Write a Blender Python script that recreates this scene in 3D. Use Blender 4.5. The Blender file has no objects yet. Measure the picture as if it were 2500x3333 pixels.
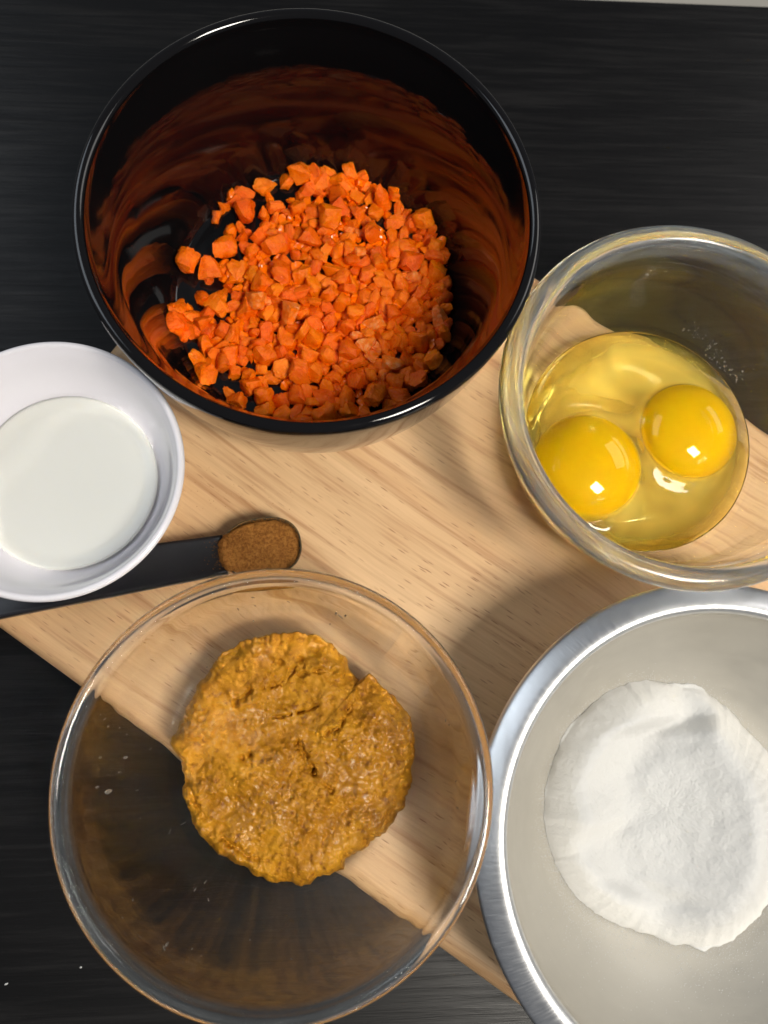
import bpy, bmesh, math, random
from mathutils import Vector, Matrix, noise, Quaternion
random.seed(7)
scene = bpy.context.scene
COL = scene.collection
R = math.radians

# ------------------------------------------------------------------ camera, world, lamps, exposure
H = 0.33                                   # lens above the board top (z = 0)
FPX, W0, H0 = 2600.0, 2500.0, 3333.0       # photograph's focal length and size in pixels
TILT, ROLL = R(12), R(19)
_U = Vector((0, math.cos(TILT), math.sin(TILT)))
_F = Vector((0, math.sin(TILT), -math.cos(TILT)))
_X = Vector((1, 0, 0))
CR = math.cos(ROLL) * _X + math.sin(ROLL) * _U
CU = -math.sin(ROLL) * _X + math.cos(ROLL) * _U
cam_d = bpy.data.cameras.new("camera")
cam = bpy.data.objects.new("camera", cam_d)
COL.objects.link(cam)
m = Matrix((CR, CU, -_F)).transposed().to_4x4()
m.translation = (0, 0, H)
cam.matrix_world = m
cam_d.sensor_fit = 'VERTICAL'
cam_d.sensor_height = 36
cam_d.lens = FPX / H0 * 36
cam_d.clip_start, cam_d.clip_end = 0.01, 50
cam_d.dof.use_dof = True
cam_d.dof.focus_distance = 0.305
cam_d.dof.aperture_fstop = 9.0
scene.camera = cam

world = bpy.data.worlds.new("World")
scene.world = world
world.use_nodes = True
bg = world.node_tree.nodes["Background"]
bg.inputs[0].default_value = (0.90, 0.95, 1.06, 1)
bg.inputs[1].default_value = 0.13


def area(name, loc, target, sx, sy, watts, colour):
    d = bpy.data.lights.new(name, 'AREA')
    d.shape = 'RECTANGLE'
    d.size, d.size_y, d.energy, d.color = sx, sy, watts, colour
    o = bpy.data.objects.new(name, d)
    COL.objects.link(o)
    o.location = loc
    o.rotation_euler = (Vector(target) - Vector(loc)).to_track_quat('-Z', 'Y').to_euler()
    return o


area("ceiling_lamp", (0.58, -0.18, 1.05), (0.03, 0.04, 0), 0.26, 0.34, 16.5, (1.0, 0.94, 0.84))
area("left_fill_light", (-2.0, 0.40, 1.75), (0, 0.05, 0), 1.8, 1.2, 17.0, (0.82, 0.91, 1.0))  # unseen broad cool light, added for rim reflections and soft fill
area("back_sheen_light", (1.7, 1.8, 1.7), (0.1, 0.2, 0), 1.5, 1.1, 15.0, (1.0, 0.97, 0.93))  # unseen light, added for sheen on the far table and rims

scene.view_settings.view_transform = 'Standard'
scene.view_settings.look = 'None'
scene.view_settings.exposure = 0.0
scene.view_settings.gamma = 1.0
scene.cycles.use_denoising = True
scene.cycles.max_bounces = 24
scene.cycles.transmission_bounces = 24
scene.cycles.glossy_bounces = 8
scene.cycles.diffuse_bounces = 5
scene.cycles.sample_clamp_indirect = 0.0
scene.cycles.blur_glossy = 0.0


# ------------------------------------------------------------------ helpers
def at(dx, dy, z=0.0):
    """pixel of the photograph (in a 1659-wide copy) -> point at height z"""
    u0 = (dx / 0.6636 - W0 / 2) / FPX
    v0 = -(dy / 0.6636 - H0 / 2) / FPX
    d = CR * u0 + CU * v0 + _F
    k = (z - H) / d.z
    return Vector((d.x * k, d.y * k, z))


def tag(o, label=None, cat=None, group=None, kind=None):
    if label: o["label"] = label
    if cat: o["category"] = cat
    if group: o["group"] = group
    if kind: o["kind"] = kind
    return o


def mesh_obj(name, verts, faces, mat, parent=None, smooth=True, loc=None):
    me = bpy.data.meshes.new(name)
    me.from_pydata([tuple(v) for v in verts], [], faces)
    me.validate()
    if smooth:
        me.polygons.foreach_set("use_smooth", [True] * len(me.polygons))
    me.update()
    me.materials.append(mat)
    o = bpy.data.objects.new(name, me)
    COL.objects.link(o)
    if parent: o.parent = parent
    if loc is not None: o.location = loc
    return o


def empty(name, loc):
    o = bpy.data.objects.new(name, None)
    o.empty_display_size = 0.01
    COL.objects.link(o)
    o.location = loc
    return o


def spline(pts, n=6):
    """Catmull-Rom through (r, z) points; a point given as (r, z, 1) stays a sharp corner"""
    out = []
    P = [(p[0], p[1]) for p in pts]
    sharp = [len(p) > 2 for p in pts]
    for i in range(len(P) - 1):
        p1, p2 = P[i], P[i + 1]
        p0 = P[i - 1] if i > 0 and not sharp[i] else (2 * p1[0] - p2[0], 2 * p1[1] - p2[1])
        p3 = P[i + 2] if i + 2 < len(P) and not sharp[i + 1] else (2 * p2[0] - p1[0], 2 * p2[1] - p1[1])
        for k in range(n):
            t = k / n
            t2, t3 = t * t, t * t * t
            q = []
            for a in (0, 1):
                q.append(0.5 * (2 * p1[a] + (p2[a] - p0[a]) * t + (2 * p0[a] - 5 * p1[a] + 4 * p2[a] - p3[a]) * t2
                                + (3 * p1[a] - p0[a] - 3 * p2[a] + p3[a]) * t3))
            out.append((max(q[0], 0.0), q[1]))
    out.append(P[-1])
    return out


def lathe(name, prof, mat, parent=None, loc=None, seg=160, closed=False):
    """revolve a profile; a radius of 0 becomes a pole"""
    verts, faces, rings = [], [], []
    for r, z in prof:
        if r < 1e-6:
            rings.append([len(verts)])
            verts.append((0, 0, z))
        else:
            rings.append(list(range(len(verts), len(verts) + seg)))
            for k in range(seg):
                a = 2 * math.pi * k / seg
                verts.append((r * math.cos(a), r * math.sin(a), z))
    pairs = list(zip(rings, rings[1:]))
    if closed: pairs.append((rings[-1], rings[0]))
    for A, B in pairs:
        for k in range(seg):
            k2 = (k + 1) % seg
            if len(A) == 1 and len(B) == 1: continue
            if len(A) == 1: faces.append((A[0], B[k2], B[k]))
            elif len(B) == 1: faces.append((A[k], A[k2], B[0]))
            else: faces.append((A[k], A[k2], B[k2], B[k]))
    o = mesh_obj(name, verts, faces, mat, parent, True, loc)
    bm = bmesh.new(); bm.from_mesh(o.data)
    bmesh.ops.recalc_face_normals(bm, faces=bm.faces)
    bm.to_mesh(o.data); bm.free()
    return o


def prof_z(prof, r):
    """height of an inner profile (listed rim -> centre) at radius r"""
    for (r1, z1), (r2, z2) in zip(prof, prof[1:]):
        if r2 <= r <= r1 and r1 > r2:
            return z2 + (z1 - z2) * (r - r2) / (r1 - r2)
    return prof[0][1] if r > prof[0][0] else prof[-1][1]


def fbm(x, y, z=0.0, oct=4):
    v, a = 0.0, 1.0
    for _ in range(oct):
        v += a * noise.noise((x, y, z))
        x, y, z, a = x * 2.03, y * 2.03, z * 2.03 + 5.1, a * 0.5
    return v


def sstep(a, b, x):
    t = min(max((x - a) / (b - a), 0.0), 1.0)
    return t * t * (3 - 2 * t)


# ------------------------------------------------------------------ materials
class NT:
    def __init__(self, name):
        self.m = bpy.data.materials.new(name)
        self.m.use_nodes = True
        self.t = self.m.node_tree
        self.b = self.t.nodes["Principled BSDF"]
        self.out = self.t.nodes["Material Output"]

    def n(self, typ, **kw):
        nd = self.t.nodes.new(typ)
        for k, v in kw.items():
            if k.startswith("i_"):
                key = k[2:]
                nd.inputs[int(key) if key.isdigit() else key].default_value = v
            else:
                setattr(nd, k, v)
        return nd

    def l(self, a, b):
        self.t.links.new(a, b)

    def set(self, **kw):
        names = dict(col="Base Color", rough="Roughness", metal="Metallic", ior="IOR", trans="Transmission Weight",
                     spec="Specular IOR Level", coat="Coat Weight", coatr="Coat Roughness", sss="Subsurface Weight",
                     sssr="Subsurface Radius", ssss="Subsurface Scale", aniso="Anisotropic", sheen="Sheen Weight")
        for k, v in kw.items():
            if k in ("col",) and len(v) == 3: v = (*v, 1)
            self.b.inputs[names[k]].default_value = v
        return self

    def coords(self, scale=(1, 1, 1), rot=(0, 0, 0), kind="Object"):
        tc = self.n("ShaderNodeTexCoord")
        mp = self.n("ShaderNodeMapping")
        mp.inputs["Scale"].default_value = scale
        mp.inputs["Rotation"].default_value = rot
        self.l(tc.outputs[kind], mp.inputs["Vector"])
        return mp.outputs["Vector"]

    def noise(self, vec, scale, detail=4, rough=0.5, dist=0.0):
        nd = self.n("ShaderNodeTexNoise")
        nd.inputs["Scale"].default_value = scale
        nd.inputs["Detail"].default_value = detail
        nd.inputs["Roughness"].default_value = rough
        nd.inputs["Distortion"].default_value = dist
        self.l(vec, nd.inputs["Vector"])
        return nd.outputs["Fac"]

    def ramp(self, fac, stops):
        nd = self.n("ShaderNodeValToRGB")
        el = nd.color_ramp.elements
        el[0].position, el[0].color = stops[0][0], (*stops[0][1], 1)
        el[1].position, el[1].color = stops[-1][0], (*stops[-1][1], 1)
        for p, c in stops[1:-1]:
            e = el.new(p); e.color = (*c, 1)
        self.l(fac, nd.inputs["Fac"])
        return nd.outputs["Color"]

    def mix(self, fac, a, b, mode="MIX"):
        nd = self.n("ShaderNodeMix", data_type="RGBA", blend_type=mode)
        for sock, v in ((nd.inputs[0], fac), (nd.inputs[6], a), (nd.inputs[7], b)):
            if hasattr(v, "links"): self.l(v, sock)
            elif isinstance(v, (int, float)): sock.default_value = v
            else: sock.default_value = (*v, 1)
        return nd.outputs[2]

    def maprange(self, fac, a, b, c, d):
        nd = self.n("ShaderNodeMapRange")
        for i, v in enumerate((a, b, c, d)): nd.inputs[i + 1].default_value = v
        self.l(fac, nd.inputs[0])
        return nd.outputs[0]

    def math(self, op, a, b=0.0):
        nd = self.n("ShaderNodeMath", operation=op)
        for s, v in zip(nd.inputs, (a, b)):
            if hasattr(v, "links"): self.l(v, s)
            else: s.default_value = v
        return nd.outputs[0]

    def bump(self, h, strength, dist):
        nd = self.n("ShaderNodeBump")
        nd.inputs["Strength"].default_value = strength
        nd.inputs["Distance"].default_value = dist
        self.l(h, nd.inputs["Height"])
        self.l(nd.outputs["Normal"], self.b.inputs["Normal"])


# --- black-stained table with a fine open grain
def mat_table():
    k = NT("black_stained_wood").set(spec=0.24)
    v = k.coords()
    fine = k.noise(k.coords((16, 330, 1)), 1.0, 5, 0.65, 0.4)
    mid = k.noise(k.coords((5, 95, 1)), 1.0, 4, 0.6, 0.8)
    g = k.math('ADD', k.math('MULTIPLY', fine, 0.55), k.math('MULTIPLY', mid, 0.45))
    k.l(k.ramp(g, [(0.36, (0.0012, 0.0012, 0.0015)), (0.48, (0.0036, 0.0035, 0.0038)), (0.68, (0.0150, 0.0145, 0.0145))]),
        k.b.inputs["Base Color"])
    k.l(k.maprange(g, 0.35, 0.65, 0.46, 0.30), k.b.inputs["Roughness"])
    k.bump(g, 0.40, 0.0010)
    return k.m


# --- rubberwood board: straight grain, soft bands, short dark pores
def mat_board():
    k = NT("rubberwood").set(spec=0.35)
    tc = k.n("ShaderNodeTexCoord")
    warp = k.n("ShaderNodeTexNoise")
    warp.inputs["Scale"].default_value = 5.0
    warp.inputs["Detail"].default_value = 2
    k.l(tc.outputs["Object"], warp.inputs["Vector"])
    off = k.n("ShaderNodeVectorMath", operation="MULTIPLY_ADD")
    k.l(warp.outputs["Color"], off.inputs[0])
    off.inputs[1].default_value = (0.0, 0.016, 0.0)
    k.l(tc.outputs["Object"], off.inputs[2])

    def sc(s):
        mp = k.n("ShaderNodeMapping")
        mp.inputs["Scale"].default_value = s
        k.l(off.outputs[0], mp.inputs["Vector"])
        return mp.outputs["Vector"]
    broad = k.noise(sc((3, 26, 8)), 1.0, 4, 0.55, 0.5)
    streak = k.noise(sc((7, 190, 40)), 1.0, 5, 0.62, 0.3)
    fine = k.noise(sc((30, 900, 200)), 1.0, 3, 0.6)
    c1 = k.ramp(broad, [(0.30, (0.570, 0.340, 0.168)), (0.5, (0.655, 0.430, 0.235)), (0.72, (0.705, 0.488, 0.285))])
    c2 = k.ramp(streak, [(0.28, (0.60, 0.46, 0.35)), (0.48, (0.96, 0.94, 0.91)), (0.75, (1.04, 1.03, 1.0))])
    col = k.mix(1.0, c1, c2, "MULTIPLY")
    col = k.mix(0.20, col, k.ramp(fine, [(0.3, (0.55, 0.42, 0.30)), (0.6, (1, 1, 1))]), "MULTIPLY")
    # pores: stretched cells, only some of them dark
    vor = k.n("ShaderNodeTexVoronoi", feature="F1")
    vor.inputs["Scale"].default_value = 1.0
    vor.inputs["Randomness"].default_value = 1.0
    k.l(sc((100, 820, 60)), vor.inputs["Vector"])
    cellrand = k.n("ShaderNodeSeparateColor")
    k.l(vor.outputs["Color"], cellrand.inputs[0])
    sel = k.math('GREATER_THAN', cellrand.outputs[0], 0.33)
    dash = k.maprange(vor.outputs["Distance"], 0.13, 0.24, 1.0, 0.0)
    area_mask = k.maprange(k.noise(sc((5, 22, 6)), 1.0, 2, 0.5), 0.38, 0.58, 0.18, 1.0)
    pore = k.math('MULTIPLY', k.math('MULTIPLY', sel, dash), area_mask)
    col = k.mix(k.math('MULTIPLY', pore, 0.78), col, (0.27, 0.125, 0.052))
    # longer fibre lines
    vor2 = k.n("ShaderNodeTexVoronoi", feature="F1")
    k.l(sc((26, 330, 60)), vor2.inputs["Vector"])
    vor2.inputs["Scale"].default_value = 1.0
    cr2 = k.n("ShaderNodeSeparateColor")
    k.l(vor2.outputs["Color"], cr2.inputs[0])
    l2 = k.math('MULTIPLY', k.math('GREATER_THAN', cr2.outputs[0], 0.62), k.maprange(vor2.outputs["Distance"], 0.05, 0.30, 1.0, 0.0))
    col = k.mix(k.math('MULTIPLY', l2, 0.55), col, (0.36, 0.17, 0.07))
    k.l(col, k.b.inputs["Base Color"])
    k.l(k.maprange(streak, 0.3, 0.7, 0.50, 0.40), k.b.inputs["Roughness"])
    h = k.math('SUBTRACT', k.math('MULTIPLY', streak, 0.3), pore)
    k.bump(h, 0.25, 0.0004)
    return k.m


def mat_glass(name, tint=(1, 1, 1), ior=1.47, wear_z=1.0, wear=0.0, rim_sheen=0.0):
    """clear glass; the worn rim is rougher and carries a pale painted sheen"""
    k = NT(name).set(col=tint, rough=0.0, ior=ior, trans=1.0)
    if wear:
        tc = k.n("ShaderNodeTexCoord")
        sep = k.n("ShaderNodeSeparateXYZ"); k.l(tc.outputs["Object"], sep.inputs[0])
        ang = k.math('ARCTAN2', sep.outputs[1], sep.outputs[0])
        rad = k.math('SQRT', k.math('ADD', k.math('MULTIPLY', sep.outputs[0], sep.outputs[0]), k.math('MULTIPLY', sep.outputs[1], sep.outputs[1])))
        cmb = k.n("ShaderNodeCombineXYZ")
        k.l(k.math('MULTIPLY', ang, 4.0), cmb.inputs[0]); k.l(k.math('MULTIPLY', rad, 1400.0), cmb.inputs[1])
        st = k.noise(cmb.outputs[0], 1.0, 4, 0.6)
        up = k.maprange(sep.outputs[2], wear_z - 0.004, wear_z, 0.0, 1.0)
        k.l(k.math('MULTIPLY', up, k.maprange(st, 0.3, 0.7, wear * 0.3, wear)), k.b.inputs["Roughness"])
        df = k.n("ShaderNodeBsdfDiffuse"); df.inputs[0].default_value = (0.74, 0.82, 0.86, 1)  # pale blue diffuse stands in for bright reflections along the rim
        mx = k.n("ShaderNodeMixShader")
        k.l(k.math('MULTIPLY', up, k.maprange(st, 0.35, 0.68, rim_sheen * 0.35, rim_sheen)), mx.inputs[0])
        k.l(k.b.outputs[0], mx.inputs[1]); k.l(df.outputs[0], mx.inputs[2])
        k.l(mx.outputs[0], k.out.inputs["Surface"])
    return k.m


M = {}
M['table'] = mat_table()
M['board'] = mat_board()
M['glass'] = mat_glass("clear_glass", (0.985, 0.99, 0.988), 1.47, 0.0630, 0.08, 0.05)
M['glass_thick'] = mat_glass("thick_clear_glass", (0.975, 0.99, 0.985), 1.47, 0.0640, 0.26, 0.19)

k = NT("black_glaze").set(col=(0.0035, 0.0032, 0.0036), rough=0.07, spec=0.5)
k.l(k.maprange(k.noise(k.coords(), 55, 5, 0.6, 0.6), 0.40, 0.75, 0.05, 0.13), k.b.inputs["Roughness"])
M['black'] = k.m

k = NT("white_porcelain").set(col=(0.74, 0.725, 0.77), rough=0.12, sss=0.2, sssr=(1, 1, 1), ssss=0.003, spec=0.5, coat=0.4, coatr=0.05)
M['white'] = k.m

k = NT("milk").set(col=(0.66, 0.665, 0.63), rough=0.06, sss=0.35, sssr=(1.0, 0.9, 0.7), ssss=0.004, ior=1.35)
M['milk'] = k.m

k = NT("floury_satin_steel").set(col=(0.50, 0.475, 0.42), metal=0.5, rough=0.2)
sv = k.coords()
k.l(k.maprange(k.noise(k.coords((1, 1, 5)), 45, 4, 0.6), 0.3, 0.7, 0.42, 0.58), k.b.inputs["Roughness"])
k.l(k.maprange(k.noise(sv, 26, 4, 0.6), 0.3, 0.7, 0.50, 0.68), k.b.inputs["Metallic"])
M['steel'] = k.m

# brushed rim: fine scratches across the band
k = NT("brushed_steel").set(col=(0.78, 0.785, 0.79), metal=1.0, rough=0.24)
tc = k.n("ShaderNodeTexCoord")
sep = k.n("ShaderNodeSeparateXYZ"); k.l(tc.outputs["Object"], sep.inputs[0])
ang = k.math('ARCTAN2', sep.outputs[1], sep.outputs[0])
rad = k.math('SQRT', k.math('ADD', k.math('MULTIPLY', sep.outputs[0], sep.outputs[0]), k.math('MULTIPLY', sep.outputs[1], sep.outputs[1])))
cmb = k.n("ShaderNodeCombineXYZ")
k.l(k.math('MULTIPLY', ang, 150.0), cmb.inputs[0]); k.l(k.math('MULTIPLY', rad, 130.0), cmb.inputs[1])
sn = k.noise(cmb.outputs[0], 1.0, 5, 0.7)
k.l(k.maprange(sn, 0.3, 0.7, 0.30, 0.48), k.b.inputs["Roughness"])
k.bump(sn, 0.22, 0.00025)
M['brushed'] = k.m

k = NT("black_plastic").set(col=(0.010, 0.010, 0.013), rough=0.38, spec=0.45)
k.bump(k.noise(k.coords(), 900, 3, 0.6), 0.12, 0.0002)
M['plastic'] = k.m

k = NT("ground_cinnamon").set(rough=0.95, spec=0.1)
nz = k.noise(k.coords(), 900, 4, 0.8)
nz2 = k.noise(k.coords(), 160, 4, 0.6)
k.l(k.mix(k.maprange(nz2, 0.3, 0.7, 0, 1), k.ramp(nz, [(0.34, (0.155, 0.052, 0.009)), (0.66, (0.43, 0.180, 0.038))]),
          k.ramp(nz, [(0.34, (0.21, 0.074, 0.012)), (0.66, (0.49, 0.215, 0.050))])), k.b.inputs["Base Color"])
k.bump(k.noise(k.coords(), 1000, 5, 0.8), 1.0, 0.0012)
M['cinnamon'] = k.m
k = NT("cinnamon_dusted_plastic").set(rough=0.8, spec=0.2)
dn = k.noise(k.coords(), 420, 5, 0.7)
k.l(k.ramp(dn, [(0.42, (0.045, 0.037, 0.022)), (0.62, (0.16, 0.085, 0.028))]), k.b.inputs["Base Color"])
M['dusty'] = k.m

k = NT("white_flour").set(col=(0.56, 0.56, 0.55), rough=1.0, spec=0.05, sss=0.15, sssr=(1, 1, 1), ssss=0.0015)
k.bump(k.noise(k.coords(), 520, 6, 0.7), 0.55, 0.0008)
M['flour'] = k.m

k = NT("egg_yolk").set(col=(0.82, 0.585, 0.0005), rough=0.45, spec=0.15, sss=0.3, sssr=(1.0, 0.8, 0.05), ssss=0.004, ior=1.40)
M['yolk'] = k.m


def mat_eggwhite():
    k = NT("raw_egg_white").set(col=(1.0, 0.93, 0.42), rough=0.0, ior=1.36, trans=1.0)
    cl = k.n("ShaderNodeBsdfDiffuse"); cl.inputs[0].default_value = (1.0, 0.81, 0.17, 1)
    tr = k.n("ShaderNodeBsdfTranslucent"); tr.inputs[0].default_value = (1.0, 0.83, 0.20, 1)
    ad = k.n("ShaderNodeMixShader"); ad.inputs[0].default_value = 0.5
    k.l(cl.outputs[0], ad.inputs[1]); k.l(tr.outputs[0], ad.inputs[2])
    nz = k.noise(k.coords((1, 1, 1)), 30, 2, 0.45, 0.5)
    f = k.maprange(nz, 0.34, 0.66, 0.20, 0.70)
    wtc = k.n("ShaderNodeTexCoord"); wsp = k.n("ShaderNodeSeparateXYZ"); k.l(wtc.outputs["Object"], wsp.inputs[0])
    f = k.math('MULTIPLY', f, k.maprange(wsp.outputs[2], 0.0215, 0.0235, 1.0, 0.0))
    wr = k.math('SQRT', k.math('ADD', k.math('MULTIPLY', wsp.outputs[0], wsp.outputs[0]), k.math('MULTIPLY', wsp.outputs[1], wsp.outputs[1])))
    f = k.math('MULTIPLY', f, k.maprange(wr, 0.036, 0.0475, 1.0, 0.0))
    mx = k.n("ShaderNodeMixShader")
    k.l(f, mx.inputs[0]); k.l(k.b.outputs[0], mx.inputs[1]); k.l(ad.outputs[0], mx.inputs[2])
    k.l(mx.outputs[0], k.out.inputs["Surface"])
    return k.m


M['eggwhite'] = mat_eggwhite()

k = NT("wet_lumpy_batter").set(sss=0.10, sssr=(1.0, 0.45, 0.08), ssss=0.0015, spec=0.2)
v = k.coords()
a = k.noise(v, 60, 5, 0.65, 0.4)
b = k.noise(v, 520, 4, 0.7)
c1 = k.ramp(a, [(0.30, (0.240, 0.090, 0.003)), (0.48, (0.370, 0.155, 0.006)), (0.68, (0.490, 0.225, 0.011))])
c1 = k.mix(k.maprange(b, 0.55, 0.72, 0, 0.85), c1, (0.62, 0.29, 0.030))
c1 = k.mix(k.maprange(k.noise(v, 330, 3, 0.6), 0.56, 0.70, 0, 0.8), c1, (0.16, 0.046, 0.003))
k.l(c1, k.b.inputs["Base Color"])
wet = k.noise(v, 45, 3, 0.6)
k.l(k.maprange(wet, 0.42, 0.60, 0.30, 0.60), k.b.inputs["Roughness"])
k.l(k.maprange(wet, 0.56, 0.40, 0.0, 0.55), k.b.inputs["Coat Weight"])
k.b.inputs["Coat Roughness"].default_value = 0.10
hh = k.noise(v, 620, 4, 0.55)
k.bump(hh, 0.55, 0.0010)
k.l([n for n in k.t.nodes if n.type == 'BUMP'][0].outputs[0], k.b.inputs["Coat Normal"])
M['batter'] = k.m

k = NT("carrot_flesh").set(rough=0.36, spec=0.3, sss=0.35, sssr=(1.0, 0.3, 0.03), ssss=0.0025)
oi = k.n("ShaderNodeObjectInfo")
v = k.coords()
a = k.noise(v, 2.4, 5, 0.65)
base = k.ramp(a, [(0.3, (0.76, 0.105, 0.001)), (0.5, (0.87, 0.148, 0.001)), (0.75, (0.95, 0.205, 0.002))])
hs = k.n("ShaderNodeHueSaturation")
k.l(base, hs.inputs["Color"])
k.l(k.maprange(oi.outputs["Random"], 0, 1, 0.494, 0.507), hs.inputs["Hue"])
k.l(k.maprange(oi.outputs["Random"], 0, 1, 0.95, 1.08), hs.inputs["Value"])
k.l(hs.outputs[0], k.b.inputs["Base Color"])
k.l(k.maprange(k.noise(v, 3.0, 3, 0.6), 0.35, 0.65, 0.16, 0.42), k.b.inputs["Roughness"])
k.bump(k.noise(v, 7, 5, 0.65), 0.7, 0.0012)
M['carrot'] = k.m
k = NT("carrot_core").set(rough=0.3, spec=0.5, sss=0.35, sssr=(1.0, 0.3, 0.05), ssss=0.0025)
k.l(k.ramp(k.noise(k.coords(), 3, 4, 0.6), [(0.45, (0.94, 0.185, 0.002)), (0.60, (0.97, 0.28, 0.05)), (0.75, (1.0, 0.46, 0.26))]), k.b.inputs["Base Color"])
k.bump(k.noise(k.coords(), 7, 4, 0.6), 0.7, 0.0012)
M['core'] = k.m

k = NT("pale_floor").set(col=(0.62, 0.58, 0.50), rough=0.5)
M['floor'] = k.m
k = NT("dried_droplet").set(col=(0.80, 0.78, 0.72), rough=0.10, trans=0.86, ior=1.36)
M['drop'] = k.m

# ------------------------------------------------------------------ table, floor, board
TZ = -0.015
e1, e2 = at(2150 * .6636, 2 * .6636, TZ), at(2500 * .6636, 16 * .6636, TZ)
ed = (e2 - e1).normalized()
en = Vector((-ed.y, ed.x, 0))
mid = e1 - en * 0.55
LT = 0.9


def slab(name, corners, z0, z1, mat, bev, seg=3):
    bm = bmesh.new()
    lo = [bm.verts.new((p[0], p[1], z0)) for p in corners]
    hi = [bm.verts.new((p[0], p[1], z1)) for p in corners]
    n = len(corners)
    bm.faces.new(lo[::-1]); bm.faces.new(hi)
    for i in range(n):
        bm.faces.new((lo[i], lo[(i + 1) % n], hi[(i + 1) % n], hi[i]))
    if bev:
        bmesh.ops.bevel(bm, geom=[e for e in bm.edges], offset=bev, segments=seg, affect='EDGES', profile=0.5)
    me = bpy.data.meshes.new(name)
    bmesh.ops.recalc_face_normals(bm, faces=bm.faces)
    bm.to_mesh(me); bm.free()
    me.materials.append(mat)
    o = bpy.data.objects.new(name, me)
    COL.objects.link(o)
    return o


# table: local x along the grain
tab = slab("table", [(-LT, -1.1), (LT, -1.1), (LT, 0), (-LT, 0)], -0.03, 0, M['table'], 0.002)
tab.location = (e1.x, e1.y, TZ)
tab.rotation_euler = (0, 0, math.atan2(ed.y, ed.x))
tag(tab, kind="structure")
fl = mesh_obj("floor", [(-4, -4, -0.76), (4, -4, -0.76), (4, 4, -0.76), (-4, 4, -0.76)], [(0, 1, 2, 3)], M['floor'], smooth=False)
tag(fl, kind="structure")

BA = R(-16)                                # board's long direction
ba, bn = Vector((math.cos(BA), math.sin(BA), 0)), Vector((-math.sin(BA), math.cos(BA), 0))
A0, A1, N0, N1 = -0.157, 0.285, -0.0607, 0.199
bm = bmesh.new()
cr = 0.012
cs = []
for cx, cy, s in ((A1 - cr, N1 - cr, 0), (A0 + cr, N1 - cr, 90), (A0 + cr, N0 + cr, 180), (A1 - cr, N0 + cr, 270)):
    for q in range(7):
        a = R(s + q * 15)
        cs.append((cx + cr * math.cos(a), cy + cr * math.sin(a)))
board = slab("cutting_board", cs, TZ + 0.0004, 0.0, M['board'], 0)
bm.free()
bm = bmesh.new(); bm.from_mesh(board.data)
bmesh.ops.bevel(bm, geom=[e for e in bm.edges if abs(e.verts[0].co.z - e.verts[1].co.z) < 1e-6], offset=0.0058, segments=6, affect='EDGES', profile=0.5)
bmesh.ops.recalc_face_normals(bm, faces=bm.faces)
bm.to_mesh(board.data); bm.free()
for p in board.data.polygons: p.use_smooth = abs(p.normal.z) < 0.99
board.rotation_euler = (0, 0, BA)
tag(board, "pale wooden cutting board with brown grain lying under all the bowls", "cutting board")

# ------------------------------------------------------------------ the black bowl
CB = Vector((-0.0587, 0.1482, 0))
black_in = spline([(0.0775, 0.0742), (0.0722, 0.0595), (0.0692, 0.045), (0.0666, 0.030), (0.0641, 0.0175), (0.0617, 0.0105), (0.0592, 0.0068, 1), (0.045, 0.0060), (0.02, 0.0056), (0, 0.0056)], 6)
lip = [(0.0775 + 0.0023 + 0.0023 * math.cos(a), 0.0742 + 0.0026 * math.sin(a)) for a in [math.pi * (1 - i / 12) for i in range(13)]]
black_out = spline([(0.0821, 0.0742), (0.0818, 0.0695), (0.0808, 0.060), (0.0795, 0.050), (0.0777, 0.040), (0.0756, 0.030), (0.0731, 0.020), (0.0698, 0.010), (0.0660, 0.0035), (0.0600, 0.0003, 1), (0.055, 0.0003, 1), (0.0535, 0.0024), (0.03, 0.003), (0, 0.003)], 6)
blk = lathe("mixing_bowl", black_in[::-1][:-1] + lip + black_out[1:], M['black'], None, CB, 192)
tag(blk, "large glossy black bowl holding chopped carrots", "bowl")

# ------------------------------------------------------------------ thick glass bowl with the eggs
CE = Vector((0.0895, 0.1305, 0))
egg_in = spline([(0.0594, 0.0662), (0.0587, 0.0605), (0.0570, 0.046), (0.0528, 0.031), (0.0460, 0.0175), (0.0360, 0.0095), (0.02, 0.0068), (0, 0.0062)], 7)
egg_lip = [(0.0594, 0.0662), (0.0600, 0.0684), (0.0616, 0.0699), (0.0640, 0.0703), (0.0663, 0.0696), (0.0678, 0.0680), (0.0682, 0.0658)]
egg_out = spline([(0.0682, 0.0658), (0.0668, 0.0610), (0.0645, 0.0560), (0.0628, 0.0510), (0.0608, 0.043), (0.0565, 0.027), (0.0492, 0.013), (0.0405, 0.0035), (0.0365, 0.0003, 1), (0.031, 0.0003, 1), (0.0292, 0.0016), (0, 0.0018)], 7)
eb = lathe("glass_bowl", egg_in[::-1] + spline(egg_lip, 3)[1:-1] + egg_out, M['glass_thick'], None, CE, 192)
tag(eb, "thick clear glass bowl with two raw egg yolks in it", "bowl")

# yolks and white
ZL = 0.0185
yolk_px = [(1487, 931, 0.0211, "round egg yolk nearer the dark table, right of the other yolk in the glass bowl"),
           (1272, 1006, 0.0221, "round egg yolk touching the left glass wall, nearest the wooden board")]
yolks = []
for px, py, rr, lab in yolk_px:
    c = at(px, py, 0.0215)
    yolks.append((c.x - CE.x, c.y - CE.y, rr))
YH, YZ = 0.0122, 0.0180


def yolk_top(x, y):
    z = -1
    for yx, yy, rr in yolks:
        d = ((x - yx) ** 2 + (y - yy) ** 2) / rr ** 2
        if d < 1: z = max(z, YZ + YH * math.sqrt(1 - d))
    return z


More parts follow.
